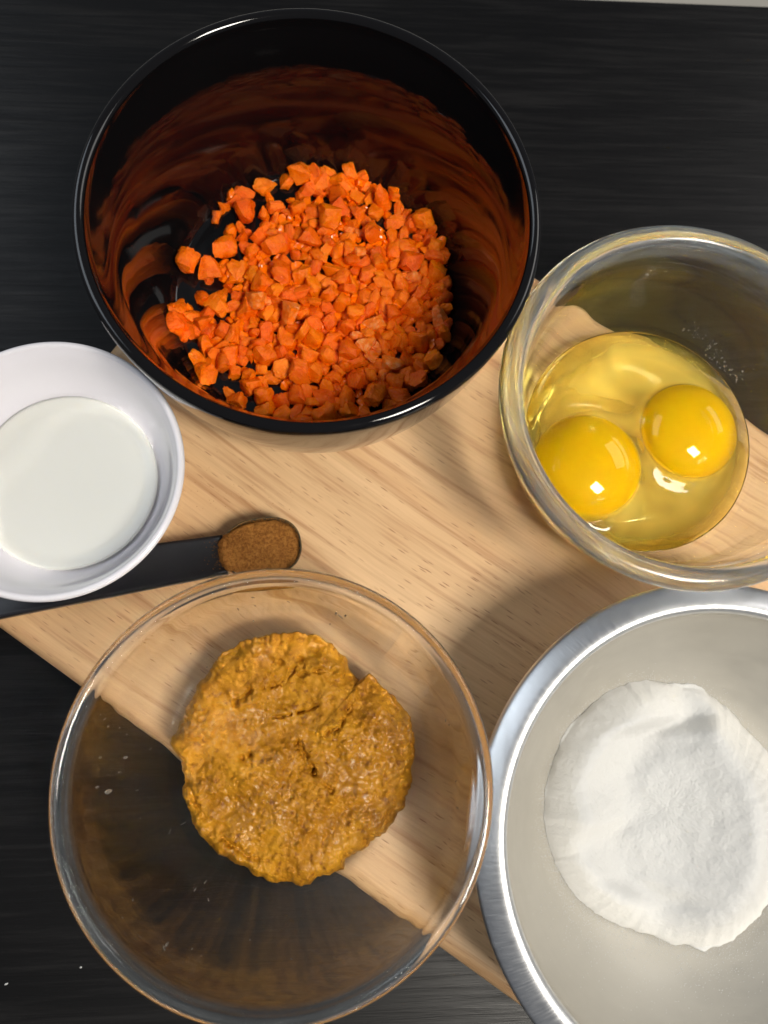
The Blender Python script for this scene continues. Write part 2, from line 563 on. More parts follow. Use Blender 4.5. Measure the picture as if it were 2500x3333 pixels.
for (yx, yy, rr), (_, _, _, lab) in zip(yolks, yolk_px):
    vs, fs = [], []
    NU, NV = 64, 32
    for j in range(NV + 1):
        th = math.pi * j / NV
        for i in range(NU):
            ph = 2 * math.pi * i / NU
            x, y = rr * math.sin(th) * math.cos(ph), rr * math.sin(th) * math.sin(ph)
            z = YH * math.cos(th)
            if z < 0:
                z *= 0.80
            zz = YZ + z
            zb = prof_z(egg_in, math.hypot(x + yx, y + yy)) + 0.0004
            vs.append((x, y, max(zz, zb) - YZ))
    for j in range(NV):
        for i in range(NU):
            i2 = (i + 1) % NU
            fs.append((j * NU + i, j * NU + i2, (j + 1) * NU + i2, (j + 1) * NU + i))
    o = mesh_obj("egg_yolk", vs, fs, M['yolk'], None, True, CE + Vector((yx, yy, YZ)))
    bm = bmesh.new(); bm.from_mesh(o.data)
    bmesh.ops.remove_doubles(bm, verts=bm.verts, dist=1e-6)
    bmesh.ops.recalc_face_normals(bm, faces=bm.faces)
    bm.to_mesh(o.data); bm.free()
    tag(o, lab, "egg yolk", "raw egg yolks in the glass bowl")


def white_z(x, y):
    r = math.hypot(x, y)
    z = ZL + 0.0003 * fbm(x * 40, y * 40, 3.3, 2)
    for yx, yy, rr in yolks:
        d = math.hypot(x - yx, y - yy) / rr
        z += 0.0026 * math.exp(-((d - 0.9) / 0.28) ** 2) * (1 if d > 0.9 else 1)
    yt = yolk_top(x, y) + 0.0007
    # smooth maximum
    kk = 0.0012
    h = min(max(0.5 + 0.5 * (yt - z) / kk, 0), 1)
    if yt > 0: z = z * (1 - h) + yt * h + kk * h * (1 - h)
    z += 0.0005 * sstep(0.042, 0.0478, r)
    return z


def fill(name, inner, rtop, zfun, mat, loc, over=0.0003, nr=60, seg=128):
    """a closed body of liquid lying in a bowl"""
    vs, fs = [(0, 0, zfun(0, 0))], []
    rings = []
    for j in range(1, nr + 1):
        r = rtop * j / nr
        ids = []
        for i in range(seg):
            a = 2 * math.pi * i / seg
            x, y = r * math.cos(a), r * math.sin(a)
            ids.append(len(vs)); vs.append((x, y, zfun(x, y)))
        rings.append(ids)
    for i in range(seg): fs.append((0, rings[0][i], rings[0][(i + 1) % seg]))
    low = [p for p in inner if p[0] < rtop - 0.0005 and p[0] > 1e-5]
    for r, z in low:
        ids = []
        for i in range(seg):
            a = 2 * math.pi * i / seg
            ids.append(len(vs)); vs.append(((r + over * 0.7) * math.cos(a), (r + over * 0.7) * math.sin(a), z - over))
        rings.append(ids)
    vs.append((0, 0, inner[-1][1] - over)); last = len(vs) - 1
    for A, B in zip(rings, rings[1:]):
        for i in range(seg):
            i2 = (i + 1) % seg
            fs.append((A[i], B[i], B[i2], A[i2]))
    for i in range(seg): fs.append((rings[-1][i], last, rings[-1][(i + 1) % seg]))
    o = mesh_obj(name, vs, fs, mat, None, True, loc)
    bm = bmesh.new(); bm.from_mesh(o.data)
    bmesh.ops.recalc_face_normals(bm, faces=bm.faces)
    bm.to_mesh(o.data); bm.free()
    return o


rw = 0.0478
ew = fill("egg_white", egg_in, rw, white_z, M['eggwhite'], CE, 0.0003, 90, 160)
tag(ew, "clear yellowish raw egg white pooled around the yolks in the glass bowl", "egg white")

# ------------------------------------------------------------------ glass bowl with the batter
CP = Vector((-0.0041, -0.0389, 0))
bat_in = spline([(0.0652, 0.0640), (0.0640, 0.0612), (0.0632, 0.0570), (0.0603, 0.045), (0.0557, 0.031), (0.0487, 0.018), (0.0385, 0.0092), (0.02, 0.0064), (0, 0.0058)], 7)
bat_lip = [(0.0652, 0.0640), (0.0658, 0.0653), (0.0669, 0.0660), (0.0682, 0.0659), (0.0692, 0.0651), (0.0696, 0.0638)]
bat_out = spline([(0.0696, 0.0638), (0.0692, 0.0622), (0.0680, 0.0606), (0.0668, 0.0585), (0.0659, 0.0550), (0.0646, 0.0500), (0.0630, 0.0445), (0.0586, 0.030), (0.0515, 0.0150), (0.0415, 0.0042), (0.0365, 0.0003, 1), (0.031, 0.0003, 1), (0.0292, 0.0015), (0, 0.0016)], 7)
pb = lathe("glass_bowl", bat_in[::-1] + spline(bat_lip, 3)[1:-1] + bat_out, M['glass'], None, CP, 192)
tag(pb, "clear glass bowl holding the lumpy orange brown batter, hanging over the board edge", "bowl")


def on_inner(px, py, C, inner, lift=0.0):
    z = 0.015
    for _ in range(30):
        p = at(px, py, z)
        z = 0.5 * z + 0.5 * (prof_z(inner, (p - C).to_2d().length) + lift)
    return at(px, py, z)


def outline_fn(pts):
    """closed list of local (x, y) -> centre, R(angle)"""
    cx = sum(p[0] for p in pts) / len(pts); cy = sum(p[1] for p in pts) / len(pts)
    pol = sorted((math.atan2(p[1] - cy, p[0] - cx), math.hypot(p[0] - cx, p[1] - cy)) for p in pts)

    def fn(a):
        a = (a + math.pi) % (2 * math.pi) - math.pi
        ext = [(pol[-1][0] - 2 * math.pi, pol[-1][1])] + pol + [(pol[0][0] + 2 * math.pi, pol[0][1])]
        for (a1, r1), (a2, r2) in zip(ext, ext[1:]):
            if a1 <= a <= a2:
                t = (a - a1) / max(a2 - a1, 1e-9)
                return r1 + (r2 - r1) * (t * t * (3 - 2 * t))
        return pol[0][1]
    return cx, cy, fn


def heap(name, C, inner, outl, hfun, mat, nr, seg, edge_noise, edge_t):
    """a lump lying in a bowl: polar sheet, its edge rolled down to the bowl's inner surface"""
    cx, cy, fn = outl
    vs, fs = [], []
    p0z = prof_z(inner, math.hypot(cx, cy))
    vs.append((cx, cy, hfun(cx, cy, 0, 0)))
    rings = []
    for j in range(1, nr + 1):
        t = j / nr
        ids = []
        for i in range(seg):
            a = 2 * math.pi * i / seg
            Rr = fn(a) * (1 + edge_noise(a))
            r = Rr * t
            x, y = cx + r * math.cos(a), cy + r * math.sin(a)
            zb = prof_z(inner, math.hypot(x, y))
            z = hfun(x, y, t, a)
            roll = math.sqrt(max(0.0, 1 - max(0.0, (t - (1 - edge_t)) / edge_t) ** 2))
            z = zb + 0.0002 + max(z - zb, 0.0009) * (0.0 + 1.0 * roll)
            ids.append(len(vs)); vs.append((x, y, z))
        rings.append(ids)
    for i in range(seg): fs.append((0, rings[0][i], rings[0][(i + 1) % seg]))
    for A, B in zip(rings, rings[1:]):
        for i in range(seg):
            i2 = (i + 1) % seg
            fs.append((A[i], B[i], B[i2], A[i2]))
    return mesh_obj(name, vs, fs, mat, None, True, C)


Z7 = [(540, 200), (660, 160), (800, 140), (940, 150), (1060, 200), (1150, 290), (1180, 390), (1240, 430), (1300, 385), (1340, 440), (1450, 540), (1540, 660), (1570, 800), (1555, 1000),
      (1500, 1180), (1400, 1330), (1280, 1420), (1150, 1500), (1140, 1570), (1000, 1610), (940, 1650), (800, 1640), (720, 1650), (640, 1600), (560, 1550), (440, 1490), (330, 1400),
      (250, 1310), (215, 1200), (180, 1070), (195, 1035), (170, 920), (90, 800), (150, 720), (200, 600), (280, 430), (400, 290)]
pts = []
for x, y in Z7:
    p = on_inner(331.8 + .36 * x, 1313.9 + .36 * y, CP, bat_in, 0.002) - CP
    pts.append((p.x, p.y))
ol = outline_fn(pts)


def z7(x, y):
    p = at(331.8 + .36 * x, 1313.9 + .36 * y, 0.024) - CP
    return (p.x, p.y)


cracks = [([z7(715, 655), z7(770, 652), z7(825, 640)], 0.00050, 0.0042, 0.3),
          ([z7(865, 632), z7(930, 610), z7(985, 590)], 0.00055, 0.0046, 0.3),
          ([z7(870, 810), z7(890, 870), z7(940, 950)], 0.0010, 0.0026, 1.2), ([z7(965, 1000), z7(1010, 1030), z7(1060, 1090)], 0.0009, 0.0020, 1.2),
          ([z7(490, 570), z7(560, 510), z7(640, 470)], 0.0010, 0.0026, 1.0), ([z7(700, 470), z7(800, 430), z7(880, 300)], 0.0010, 0.0026, 1.2), ([z7(880, 400), z7(1000, 370), z7(1170, 405)], 0.0009, 0.0028, 0.8),
          ([z7(1200, 560), z7(1130, 700), z7(1030, 760)], 0.0009, 0.0022, 1.0),
          ([z7(185, 1040), z7(250, 1190), z7(330, 1290)], 0.0010, 0.0030, 0.8), ([z7(420, 1390), z7(500, 1460), z7(620, 1520)], 0.0010, 0.0026, 0.8)]
holes = [(z7(530, 900), 0.0011, 0.0045), (z7(580, 885), 0.0010, 0.0035), (z7(320, 625), 0.0009, 0.002), (z7(760, 325), 0.0012, 0.002), (z7(880, 310), 0.0014, 0.0025), (z7(1390, 880), 0.001, 0.0015)]


def segdist(x, y, pl):
    best = 1
    for (x1, y1), (x2, y2) in zip(pl, pl[1:]):
        dx, dy = x2 - x1, y2 - y1
        t = min(max(((x - x1) * dx + (y - y1) * dy) / (dx * dx + dy * dy), 0), 1)
        best = min(best, math.hypot(x - x1 - t * dx, y - y1 - t * dy))
    return best


dentx, denty = z7(800, 600)
d2x, d2y = z7(420, 1150)


rl = random.Random(9)
smx, smy = z7(860, 590)
CELL = 0.003
lumps = {}
for _ in range(4200):
    x, y = rl.uniform(-0.055, 0.055), rl.uniform(-0.055, 0.055)
    calm = math.exp(-(((x - smx) / 0.016) ** 2 + ((y - smy) / 0.010) ** 2))
    if rl.random() < 0.85 * calm or noise.noise((x * 75, y * 75, 31.0)) < rl.uniform(-0.5, 0.25): continue
    s_ = rl.choice((0.0006, 0.0007, 0.0009, 0.0009, 0.0012, 0.0016)) * rl.uniform(0.8, 1.25)
    lumps.setdefault((int(x // CELL), int(y // CELL)), []).append((x, y, s_, rl.uniform(0.8, 1.4), rl.uniform(0, 3.14), rl.uniform(0.3, 0.7)))


def batter_z(x, y, t, a):
    z = 0.0255 - 0.004 * t * t
    z -= 0.0035 * math.exp(-((x - dentx) ** 2 + (y - denty) ** 2) / 0.013 ** 2)
    z -= 0.0030 * math.exp(-((x - d2x) ** 2 + (y - d2y) ** 2) / 0.009 ** 2)
    zb = prof_z(bat_in, math.hypot(x, y))
    z = max(z, zb + 0.0048)
    z += 0.0034 * fbm(x * 66, y * 66, 1.0, 4)
    # overlapping folds left by stirring
    f = noise.noise((x * 55 + 0.5 * fbm(x * 90, y * 90, 3.0, 2), y * 55, 40.0))
    z += 0.0009 * f
    z += 0.0005 * noise.noise((x * 420, y * 420, 9.0))
    top, kk = z - 0.01, 0.00045
    ix, iy = int(x // CELL), int(y // CELL)
    for i in (ix - 1, ix, ix + 1):
        for j in (iy - 1, iy, iy + 1):
            for lx, ly, s_, e_, th, hh in lumps.get((i, j), ()):
                dx, dy = x - lx, y - ly
                c, sn = math.cos(th), math.sin(th)
                q = ((dx * c + dy * sn) / e_) ** 2 + ((dy * c - dx * sn) * max(1, e_ ** .5)) ** 2
                if q < s_ * s_ * 2.2:
                    w = z + hh * s_ * (1.5 * math.exp(-1.7 * q / (s_ * s_)) - 0.22)
                    top = max(top, w)
    h = min(max(0.5 + 0.5 * (top - z) / kk, 0), 1)
    z = z * (1 - h) + top * h + kk * h * (1 - h)
    for pl, w, dep, jag in cracks:
        d = segdist(x, y, pl)
        if d > 0.006: continue
        d += jag * 0.0016 * noise.noise((x * 330, y * 330, 2.0)) + jag * 0.0008 * noise.noise((x * 800, y * 800, 2.0))
        z -= dep * (0.7 + 0.9 * noise.noise((x * 240, y * 240, 6.0))) * math.exp(-(d / w) ** 2)
    for (hx, hy), w, dep in holes:
        z -= dep * math.exp(-((x - hx) ** 2 + (y - hy) ** 2) / w ** 2)
    return z


bat = heap("batter", CP, bat_in, ol, batter_z, M['batter'], 185, 760,
           lambda a: 0.022 * noise.noise((math.cos(a) * 9, math.sin(a) * 9, 0.3)) + 0.012 * noise.noise((math.cos(a) * 30, math.sin(a) * 30, 1.3)), 0.13)
tag(bat, "lumpy wet orange brown batter heaped in the middle of the clear glass bowl", "batter")
# ------------------------------------------------------------------ steel bowl with flour
CM = Vector((0.1476, -0.0098, 0))
MK = lambda pr: [(p[0] * 1.0185, p[1] * 0.917, *p[2:]) for p in pr]
RS = 0.0830                                # the basin is a piece of a sphere with a small flat base
st_in = [(RS * math.sin(a), 0.0058 + RS - RS * math.cos(a)) for a in [R(66) * (1 - i / 40) for i in range(40)]]
st_in = MK([(0.0758, 0.0575), (0.0757, 0.0560)] + [p for p in st_in if p[1] < 0.0550] + [(0, 0.0058)])
st_out = spline(MK([(0.0768, 0.0545), (0.0752, 0.048), (0.0700, 0.0370), (0.0610, 0.0245), (0.0500, 0.0135), (0.040, 0.0065), (0.0360, 0.0003, 1), (0.033, 0.0003, 1), (0.031, 0.0030), (0, 0.0030)]), 6)
mb = empty("mixing_bowl", CM)
tag(mb, "brushed stainless steel bowl with a wide rim holding white flour", "bowl")
lathe("basin", st_in[::-1] + MK([(0.0763, 0.0579), (0.0770, 0.0574)]) + st_out, M['steel'], mb, None, 160)
rimp = spline(MK([(0.0757, 0.0569), (0.0762, 0.0590), (0.0776, 0.0603), (0.0796, 0.0602), (0.0822, 0.0590), (0.0848, 0.0574), (0.0862, 0.0560), (0.0866, 0.0542), (0.0858, 0.0528), (0.0843, 0.0530), (0.0838, 0.0545), (0.0822, 0.0568), (0.0796, 0.0582), (0.0778, 0.0583), (0.0764, 0.0572)]), 4)
lathe("rim", rimp, M['brushed'], mb, None, 192, closed=True)

Z6 = [(870, 545), (1000, 555), (1150, 570), (1250, 640), (1380, 770), (1492, 900), (1575, 1100), (1580, 1350), (1505, 1620), (1390, 1760), (1200, 1860), (1080, 1830), (900, 1770), (740, 1720), (560, 1590),
      (470, 1450), (420, 1300), (412, 1100), (450, 950), (520, 780), (620, 680), (740, 590)]
pts = []
for x, y in Z6:
    p = on_inner(995 + .4448 * x, 1227.7 + .4448 * y, CM, st_in, 0.001) - CM
    pts.append((p.x, p.y))
olf = outline_fn(pts)


def z6(x, y, z=0.016):
    p = at(995 + .4448 * x, 1227.7 + .4448 * y, z) - CM
    return (p.x, p.y)


def img(x, y):
    """local offset -> along the photograph's width and height"""
    return x * CR.x + y * CR.y, x * CU.x + y * CU.y


val = sorted(reversed([img(*z6(px, py, .024))[::-1] for px, py in ((1100, 700), (900, 830), (800, 1030), (850, 1190), (745, 1330), (800, 1480), (960, 1640))]))


vmean = sum(q[1] for q in val) / len(val)


def smin(p, q, k_):
    h = min(max(0.5 + 0.5 * (q - p) / k_, 0), 1)
    return q * (1 - h) + p * h - k_ * h * (1 - h)


def flour_z(x, y, t, a):
    cx, cy, fn = olf
    zb = prof_z(st_in, math.hypot(x, y))
    r = fn(a) * t
    ro = sum(fn(a + q * 0.09) * w for q, w in ((-3, 1), (-2, 2), (-1, 3), (0, 4), (1, 3), (2, 2), (3, 1))) / 16
    zE = prof_z(st_in, math.hypot(cx + ro * math.cos(a), cy + ro * math.sin(a)))
    ac, up = img(x, y)
    # hollow shaped to shade the mound's middle; its foot runs down the left; from it a short lit slope to the left, a long climb to the right
    if up <= val[0][0]: v0 = val[0][1]
    elif up >= val[-1][0]: v0 = val[-1][1]
    else:
        for (u1, a1), (u2, a2) in zip(val, val[1:]):
            if u1 <= up <= u2:
                q = (up - u1) / (u2 - u1); v0 = a1 + (a2 - a1) * (q * q * (3 - 2 * q)); break
    d = ac - v0
    if d > 0: d = ac - (v0 + (vmean - v0) * sstep(0.002, 0.026, d))
    zi = 0.0190 + 0.74 * math.sqrt(d * d + 0.0055 ** 2) - 0.12 * d
    zo = zE + 0.0003 + 1.15 * (ro - r) - 4.0 * max(ro - r - 0.012, 0) ** 2
    z = smin(smin(zi, zo, 0.007), 0.054, 0.006)
    z = max(z, zb + 0.0004)
    z += (0.0006 * fbm(x * 130, y * 130, 2.0, 4) + 0.00018 * noise.noise((x * 1300, y * 1300, 1))) * sstep(1.0, 0.92, t)
    return z


flo = heap("flour", CM, st_in, olf, flour_z, M['flour'], 130, 360,
           lambda a: 0.012 * noise.noise((math.cos(a) * 14, math.sin(a) * 14, 0.3)) + 0.006 * noise.noise((math.cos(a) * 45, math.sin(a) * 45, 1.3)), 0.03)
tag(flo, "mound of white flour inside the steel bowl, hollowed to shade its middle", "flour")

# ------------------------------------------------------------------ white bowl with milk
CW = Vector((-0.1215, 0.0367, 0))
w_in = spline([(0.0462, 0.0385), (0.0442, 0.0345), (0.0408, 0.0255), (0.0365, 0.0175), (0.0310, 0.0125), (0.024, 0.0108), (0, 0.0104)], 6)
w_lip = [(0.0462, 0.0385), (0.0468, 0.0396), (0.0477, 0.0400), (0.0487, 0.0396), (0.0492, 0.0386)]
w_out = spline([(0.0492, 0.0386), (0.0478, 0.0345), (0.0440, 0.0255), (0.0388, 0.0150), (0.0325, 0.0072), (0.0285, 0.0035), (0.0275, 0.0003, 1), (0.0245, 0.0003, 1), (0.0235, 0.0018), (0, 0.002)], 6)
wb = lathe("ramekin", w_in[::-1] + spline(w_lip, 3)[1:-1] + w_out, M['white'], None, CW, 160)
tag(wb, "small white porcelain bowl of milk beside the black bowl", "bowl")
mk = fill("milk", w_in, 0.0350, lambda x, y: 0.0160 + 0.0014 * sstep(0.0290, 0.0350, math.hypot(x, y)), M['milk'], CW, -0.0003, 30, 96)
tag(mk, "pale still milk filling the bottom of the small white bowl", "milk")

# ------------------------------------------------------------------ measuring spoon with cinnamon
sc0 = at(566, 1182, 0.012)
hd = (at(0, 1271, 0.010) - at(488, 1193, 0.010)).normalized()     # towards the handle's far end
sp = empty("measuring_spoon", (sc0.x, sc0.y, 0))
tag(sp, "flat black plastic measuring spoon filled with ground cinnamon", "spoon")
ang_s = math.atan2(hd.y, hd.x)
sp.rotation_euler = (0, 0, ang_s + math.pi)                       # local -x runs along the handle
AX, AY, EX = 0.0155, 0.0119, 2.4


def ring(sx, sy, z, n=72):
    out = []
    for i in range(n):
        a = 2 * math.pi * i / n
        c, s = math.cos(a), math.sin(a)
        r = (abs(c) ** EX + abs(s) ** EX) ** (-1 / EX)
        out.append((sx * r * c, sy * r * s, z))
    return out


def loft(name, rings, mat, parent, cap0=True, cap1=True):
    n = len(rings[0])
    vs = [v for r in rings for v in r]
    fs = []
    for j in range(len(rings) - 1):
        for i in range(n):
            i2 = (i + 1) % n
            fs.append((j * n + i, j * n + i2, (j + 1) * n + i2, (j + 1) * n + i))
    if cap0: fs.append(tuple(range(n))[::-1])
    if cap1: fs.append(tuple(range((len(rings) - 1) * n, len(rings) * n)))
    o = mesh_obj(name, vs, fs, mat, parent, True)
    bm = bmesh.new(); bm.from_mesh(o.data)
    bmesh.ops.recalc_face_normals(bm, faces=bm.faces)
    bm.to_mesh(o.data); bm.free()
    return o


loft("scoop", [ring(AX * .45, AY * .45, .0003), ring(AX * .75, AY * .75, .0012), ring(AX * .93, AY * .93, .004), ring(AX, AY, .0095), ring(AX * 1.015, AY * 1.02, .0118), ring(AX, AY, .0124),
               ring(AX * .975, AY * .97, .0122), ring(AX * .94, AY * .93, .0095), ring(AX * .85, AY * .85, .0045), ring(AX * .6, AY * .6, .0018)], M['dusty'], sp)
# handle: a broad strip that widens to its end
hw0, hw1, L = 0.0078, 0.0120, 0.135
hv = []
sect = lambda w, z: [(-w, z - 0.0050), (-w, z - 0.0006), (-w + 0.0006, z), (-w + 0.0016, z), (-w + 0.0022, z - 0.0006), (w - 0.0022, z - 0.0006), (w - 0.0016, z), (w - 0.0006, z), (w, z - 0.0006), (w, z - 0.0050)]
rs = []
for s in [0, .02, .08, .2, .4, .6, .8, .94, .985, 1]:
    w = hw0 + (hw1 - hw0) * s
    if s > 0.9: w *= math.sqrt(max(0.05, 1 - ((s - .9) / .1) ** 2 * .9))
    rs.append([(-AX * 0.97 - L * s, y, z) for y, z in sect(w, 0.0112 - 0.004 * s)])
loft("handle", rs, M['plastic'], sp)


def cinn():
    vs, fs = [(0.001, 0, 0.0131)], []
    n, nr = 110, 26
    for j in range(1, nr + 1):
        t = j / nr
        for i in range(n):
            a = 2 * math.pi * i / n
            c, s = math.cos(a), math.sin(a)
            r = (abs(c) ** EX + abs(s) ** EX) ** (-1 / EX)
            f = t * (1 + 0.025 * noise.noise((c * 6, s * 6, 2)))
            x, y = AX * .935 * r * c * f, AY * .925 * r * s * f
            if x < 0: x *= 1 + 0.20 * t * sstep(0, -0.012, x) * (1 + .3 * noise.noise((y * 900, 1, 1)))
            z = 0.0128 + 0.0013 * (1 - t ** 3) + 0.00055 * fbm(x * 300, y * 300, 1, 4) - 0.0026 * max(0, (t - .9) / .1) ** 2
            z += 0.0016 * sstep(-AX * .78, -AX * .92, x)
            vs.append((x, y, z))
    for i in range(n): fs.append((0, 1 + i, 1 + (i + 1) % n))
    for j in range(nr - 1):
        for i in range(n):
            i2 = (i + 1) % n
            fs.append((1 + j * n + i, 1 + (j + 1) * n + i, 1 + (j + 1) * n + i2, 1 + j * n + i2))
    return vs, fs


vs, fs = cinn()
ci = mesh_obj("ground_cinnamon", vs, fs, M['cinnamon'], None, True, (sc0.x, sc0.y, 0))
ci.rotation_euler = sp.rotation_euler
tag(ci, "brown ground cinnamon levelled in the black measuring spoon", "spice")
# ------------------------------------------------------------------ marks and crumbs
def blob(name, mat, sub=2, flat=0.35):
    bm = bmesh.new()
    bmesh.ops.create_icosphere(bm, subdivisions=sub, radius=1)
    for v in bm.verts:
        v.co *= 1 + 0.22 * noise.noise(v.co * 1.7 + Vector((3, 1, 2)))
        v.co.z *= flat
    me = bpy.data.meshes.new(name)
    bm.to_mesh(me); bm.free()
    me.polygons.foreach_set("use_smooth", [True] * len(me.polygons))
    me.materials.append(mat)
    return me


marks = [(250, 560, 2.2, .6), (236, 545, 1.0, .5), (262, 585, 1.4, .4), (300, 590, 1.6, .5), (325, 612, 1.2, .3), (320, 690, 2.2, .35), (235, 690, 3.4, .5), (300, 740, 2.8, .45), (262, 805, 4.0, .35), (225, 790, 2.2, .3),
         (1400, 565, 1.5, .35), (1412, 580, 1.0, .3), (750, 150, 1.8, .25), (757, 178, 1.3, .3), (752, 230, 1.2, .4), (1030, 205, 3.0, .25), (1045, 215, 3.2, .22), (1062, 212, 2.6, .25), (1010, 240, 1.4, .3), (870, 165, 1.6, .2),
         (540, 340, 1.0, .45), (595, 385, .8, .5), (940, 320, .7, .5), (460, 1320, 2.6, .22), (450, 1332, 2.2, .2), (545, 1335, 1.1, .6), (575, 1360, .6, .6), (740, 1305, .8, .4), (555, 1135, 1.8, .22), (590, 1110, 1.5, .25), (600, 1170, 1.2, .3),
         (470, 940, 1.8, .2), (515, 912, 2.2, .18), (370, 895, 1.2, .5), (360, 800, 1.6, .25), (1435, 770, 1.5, .25), (1440, 860, 1.8, .2), (405, 660, 1.2, .3), (700, 190, 2.6, .16), (345, 1170, 1.0, .4), (310, 1230, .7, .5), (880, 1370, .9, .4), (1120, 1290, 1.0, .4)]
mk_me = blob("water_mark", M['drop'], 2, 0.16)
for x, y, ln, asp in marks:
    if asp > 0.4: ln, asp = ln * 0.55, asp * 0.6
    p = on_inner(66.4 + .64 * x, 1194.5 + .64 * y, CP, bat_in, 0.0)
    q = p - CP
    r = q.to_2d().length
    dz = (prof_z(bat_in, r + 0.001) - prof_z(bat_in, r - 0.001)) / 0.002
    rad = Vector((q.x / r, q.y / r, 0))
    nrm = (Vector((0, 0, 1)) - rad * dz).normalized()
    run = (rad + Vector((0, 0, dz))).normalized()
    if (int(x) * 7 + int(y)) % 3 == 0: run = (run + 0.8 * nrm.cross(run)).normalized()
    o = bpy.data.objects.new("water_mark", mk_me)
    COL.objects.link(o)
    o.parent = pb
    ax = nrm.cross(run).normalized()
    mt = Matrix((run, ax, nrm)).transposed().to_4x4()
    mt.translation = q
    o.matrix_local = mt @ Matrix.Diagonal((ln * 0.00055, max(ln * asp * 0.00055, 0.00022), 0.0009, 1))

def grains(name, spots, mat, size, seed):
    """many loose specks as one mesh: spots gives (point, how large)"""
    rg = random.Random(seed)
    vs, fs = [], []
    for p, k_ in spots:
        b0 = len(vs)
        s_ = size * k_ * rg.uniform(0.6, 1.3)
        a_ = rg.uniform(0, 6.28)
        for i in range(3):
            vs.append((p[0] + s_ * math.cos(a_ + i * 2.1), p[1] + s_ * math.sin(a_ + i * 2.1), p[2]))
        vs.append((p[0], p[1], p[2] + s_ * 0.5))
        fs += [(b0, b0 + 1, b0 + 3), (b0 + 1, b0 + 2, b0 + 3), (b0 + 2, b0, b0 + 3), (b0, b0 + 2, b0 + 1)]
    return mesh_obj(name, vs, fs, mat, None, False)


# flour grains strewn around the foot of the heap, thickest towards the near side
rg = random.Random(3)
spots = []
fcx, fcy, ffn = olf
for _ in range(9000):
    a = rg.uniform(0, 2 * math.pi)
    near = 0.5 + 0.5 * math.cos(a - math.atan2(-CU.y, -CU.x))
    ext = rg.expovariate(1.0) * (0.0012 + 0.0042 * near ** 3)
    r = ffn(a) * (1 + 0.012 * noise.noise((math.cos(a) * 14, math.sin(a) * 14, 0.3))) - 0.0022 + ext
    x, y = fcx + r * math.cos(a), fcy + r * math.sin(a)
    if math.hypot(x, y) < 0.073:
        spots.append(((CM.x + x, CM.y + y, prof_z(st_in, math.hypot(x, y)) + 0.0001), 1.0))
o = grains("flour_dust", spots, M['flour'], 0.00022, 4)
tag(o, "fine dusting of loose flour grains around the foot of the flour mound", "flour dust", None, "stuff")

# loose cinnamon on the spoon's handle, the scoop's edge and the board beside it
spots = []
mw = Matrix.Translation((sc0.x, sc0.y, 0)) @ Matrix.Rotation(ang_s + math.pi, 4, 'Z')
for _ in range(420):
    x = -AX * 0.96 - rg.expovariate(1.0) * 0.0016; y = rg.uniform(-0.0085, 0.0085)
    spots.append((mw @ Vector((x, y * 0.85, 0.0107)), 1.0))
for _ in range(900):
    a = rg.uniform(0, 6.28)
    c, s_ = math.cos(a), math.sin(a)
    rr = (abs(c) ** EX + abs(s_) ** EX) ** (-1 / EX) * rg.uniform(0.86, 0.99)
    x, y = AX * rr * c, AY * rr * s_
    spots.append((mw @ Vector((x, y, 0.0121)), 0.9))
for _ in range(70):
    spots.append((Vector((sc0.x, sc0.y, 0)) + Vector((rg.gauss(-0.022, 0.016), rg.gauss(0.018, 0.007), 0.0001)), 0.9))
o = grains("cinnamon_dust", spots, M['cinnamon'], 0.00022, 5)
tag(o, "loose brown cinnamon grains on the rim of the measuring spoon", "cinnamon dust", None, "stuff")

# small bubbles along the egg white's far edge
vs, fs = [], []
for _ in range(90):
    t = rg.random()
    p = at(1470 + 120 * t + rg.gauss(0, 5), 728 + 110 * t ** 1.25 + rg.gauss(0, 5) - 6, 0.0195) - CE
    r = p.to_2d().length
    p.z = max(prof_z(egg_in, r), white_z(p.x, p.y) if r < rw else 0) + 0.0001
    s_ = rg.choice((0.00014, 0.0002, 0.00026, 0.0004)) * rg.uniform(0.7, 1.2)
    bm = bmesh.new(); bmesh.ops.create_icosphere(bm, subdivisions=1, radius=s_)
    b0 = len(vs)
    vs += [v.co + p for v in bm.verts]; fs += [[b0 + v.index for v in f.verts] for f in bm.faces]
    bm.free()
o = mesh_obj("bubbles", vs, fs, M['drop'], ew, True)
o["kind"] = "stuff"

# crumbs lying by themselves
def crumb(name, px, py, z, size, mat, label, cat, seed):
    bm = bmesh.new()
    bmesh.ops.create_icosphere(bm, subdivisions=2, radius=1)
    for v in bm.verts: v.co *= 1 + 0.45 * noise.noise(v.co * 1.5 + Vector((seed, 0, 0)))
    me = bpy.data.meshes.new(name); bm.to_mesh(me); bm.free(); me.materials.append(mat)
    o = bpy.data.objects.new(name, me); COL.objects.link(o)
    o.location = at(px, py, z) + Vector((0, 0, size[2] * 0.7))
    o.scale = size; o.rotation_euler = (0, 0, R(110 if seed == 1 else 40))
    tag(o, label, cat)


p = on_inner(818, 338, CB, black_in, 0.0)
crumb("carrot_sliver", 818, 338, p.z + 0.0002, (0.0016, 0.0005, 0.0006), M['carrot'], "tiny orange carrot sliver stuck alone on the black bowl's far wall", "carrot sliver", 1)
p = on_inner(418, 762, CB, black_in, 0.0)
crumb("carrot_crumb", 418, 762, p.z, (0.0011, 0.0009, 0.0006), M['core'], "tiny pale crumb lying alone on the black bowl's floor left of the heap", "carrot crumb", 2)
crumb("white_speck", 175, 2089, TZ, (0.00045, 0.0004, 0.0003), M['flour'], "tiny white speck on the dark table left of the glass bowl's rim", "speck", 3)
crumb("white_speck", 14, 2125, TZ, (0.0007, 0.0004, 0.0003), M['flour'], "white speck on the dark table at the lower left", "speck", 4)

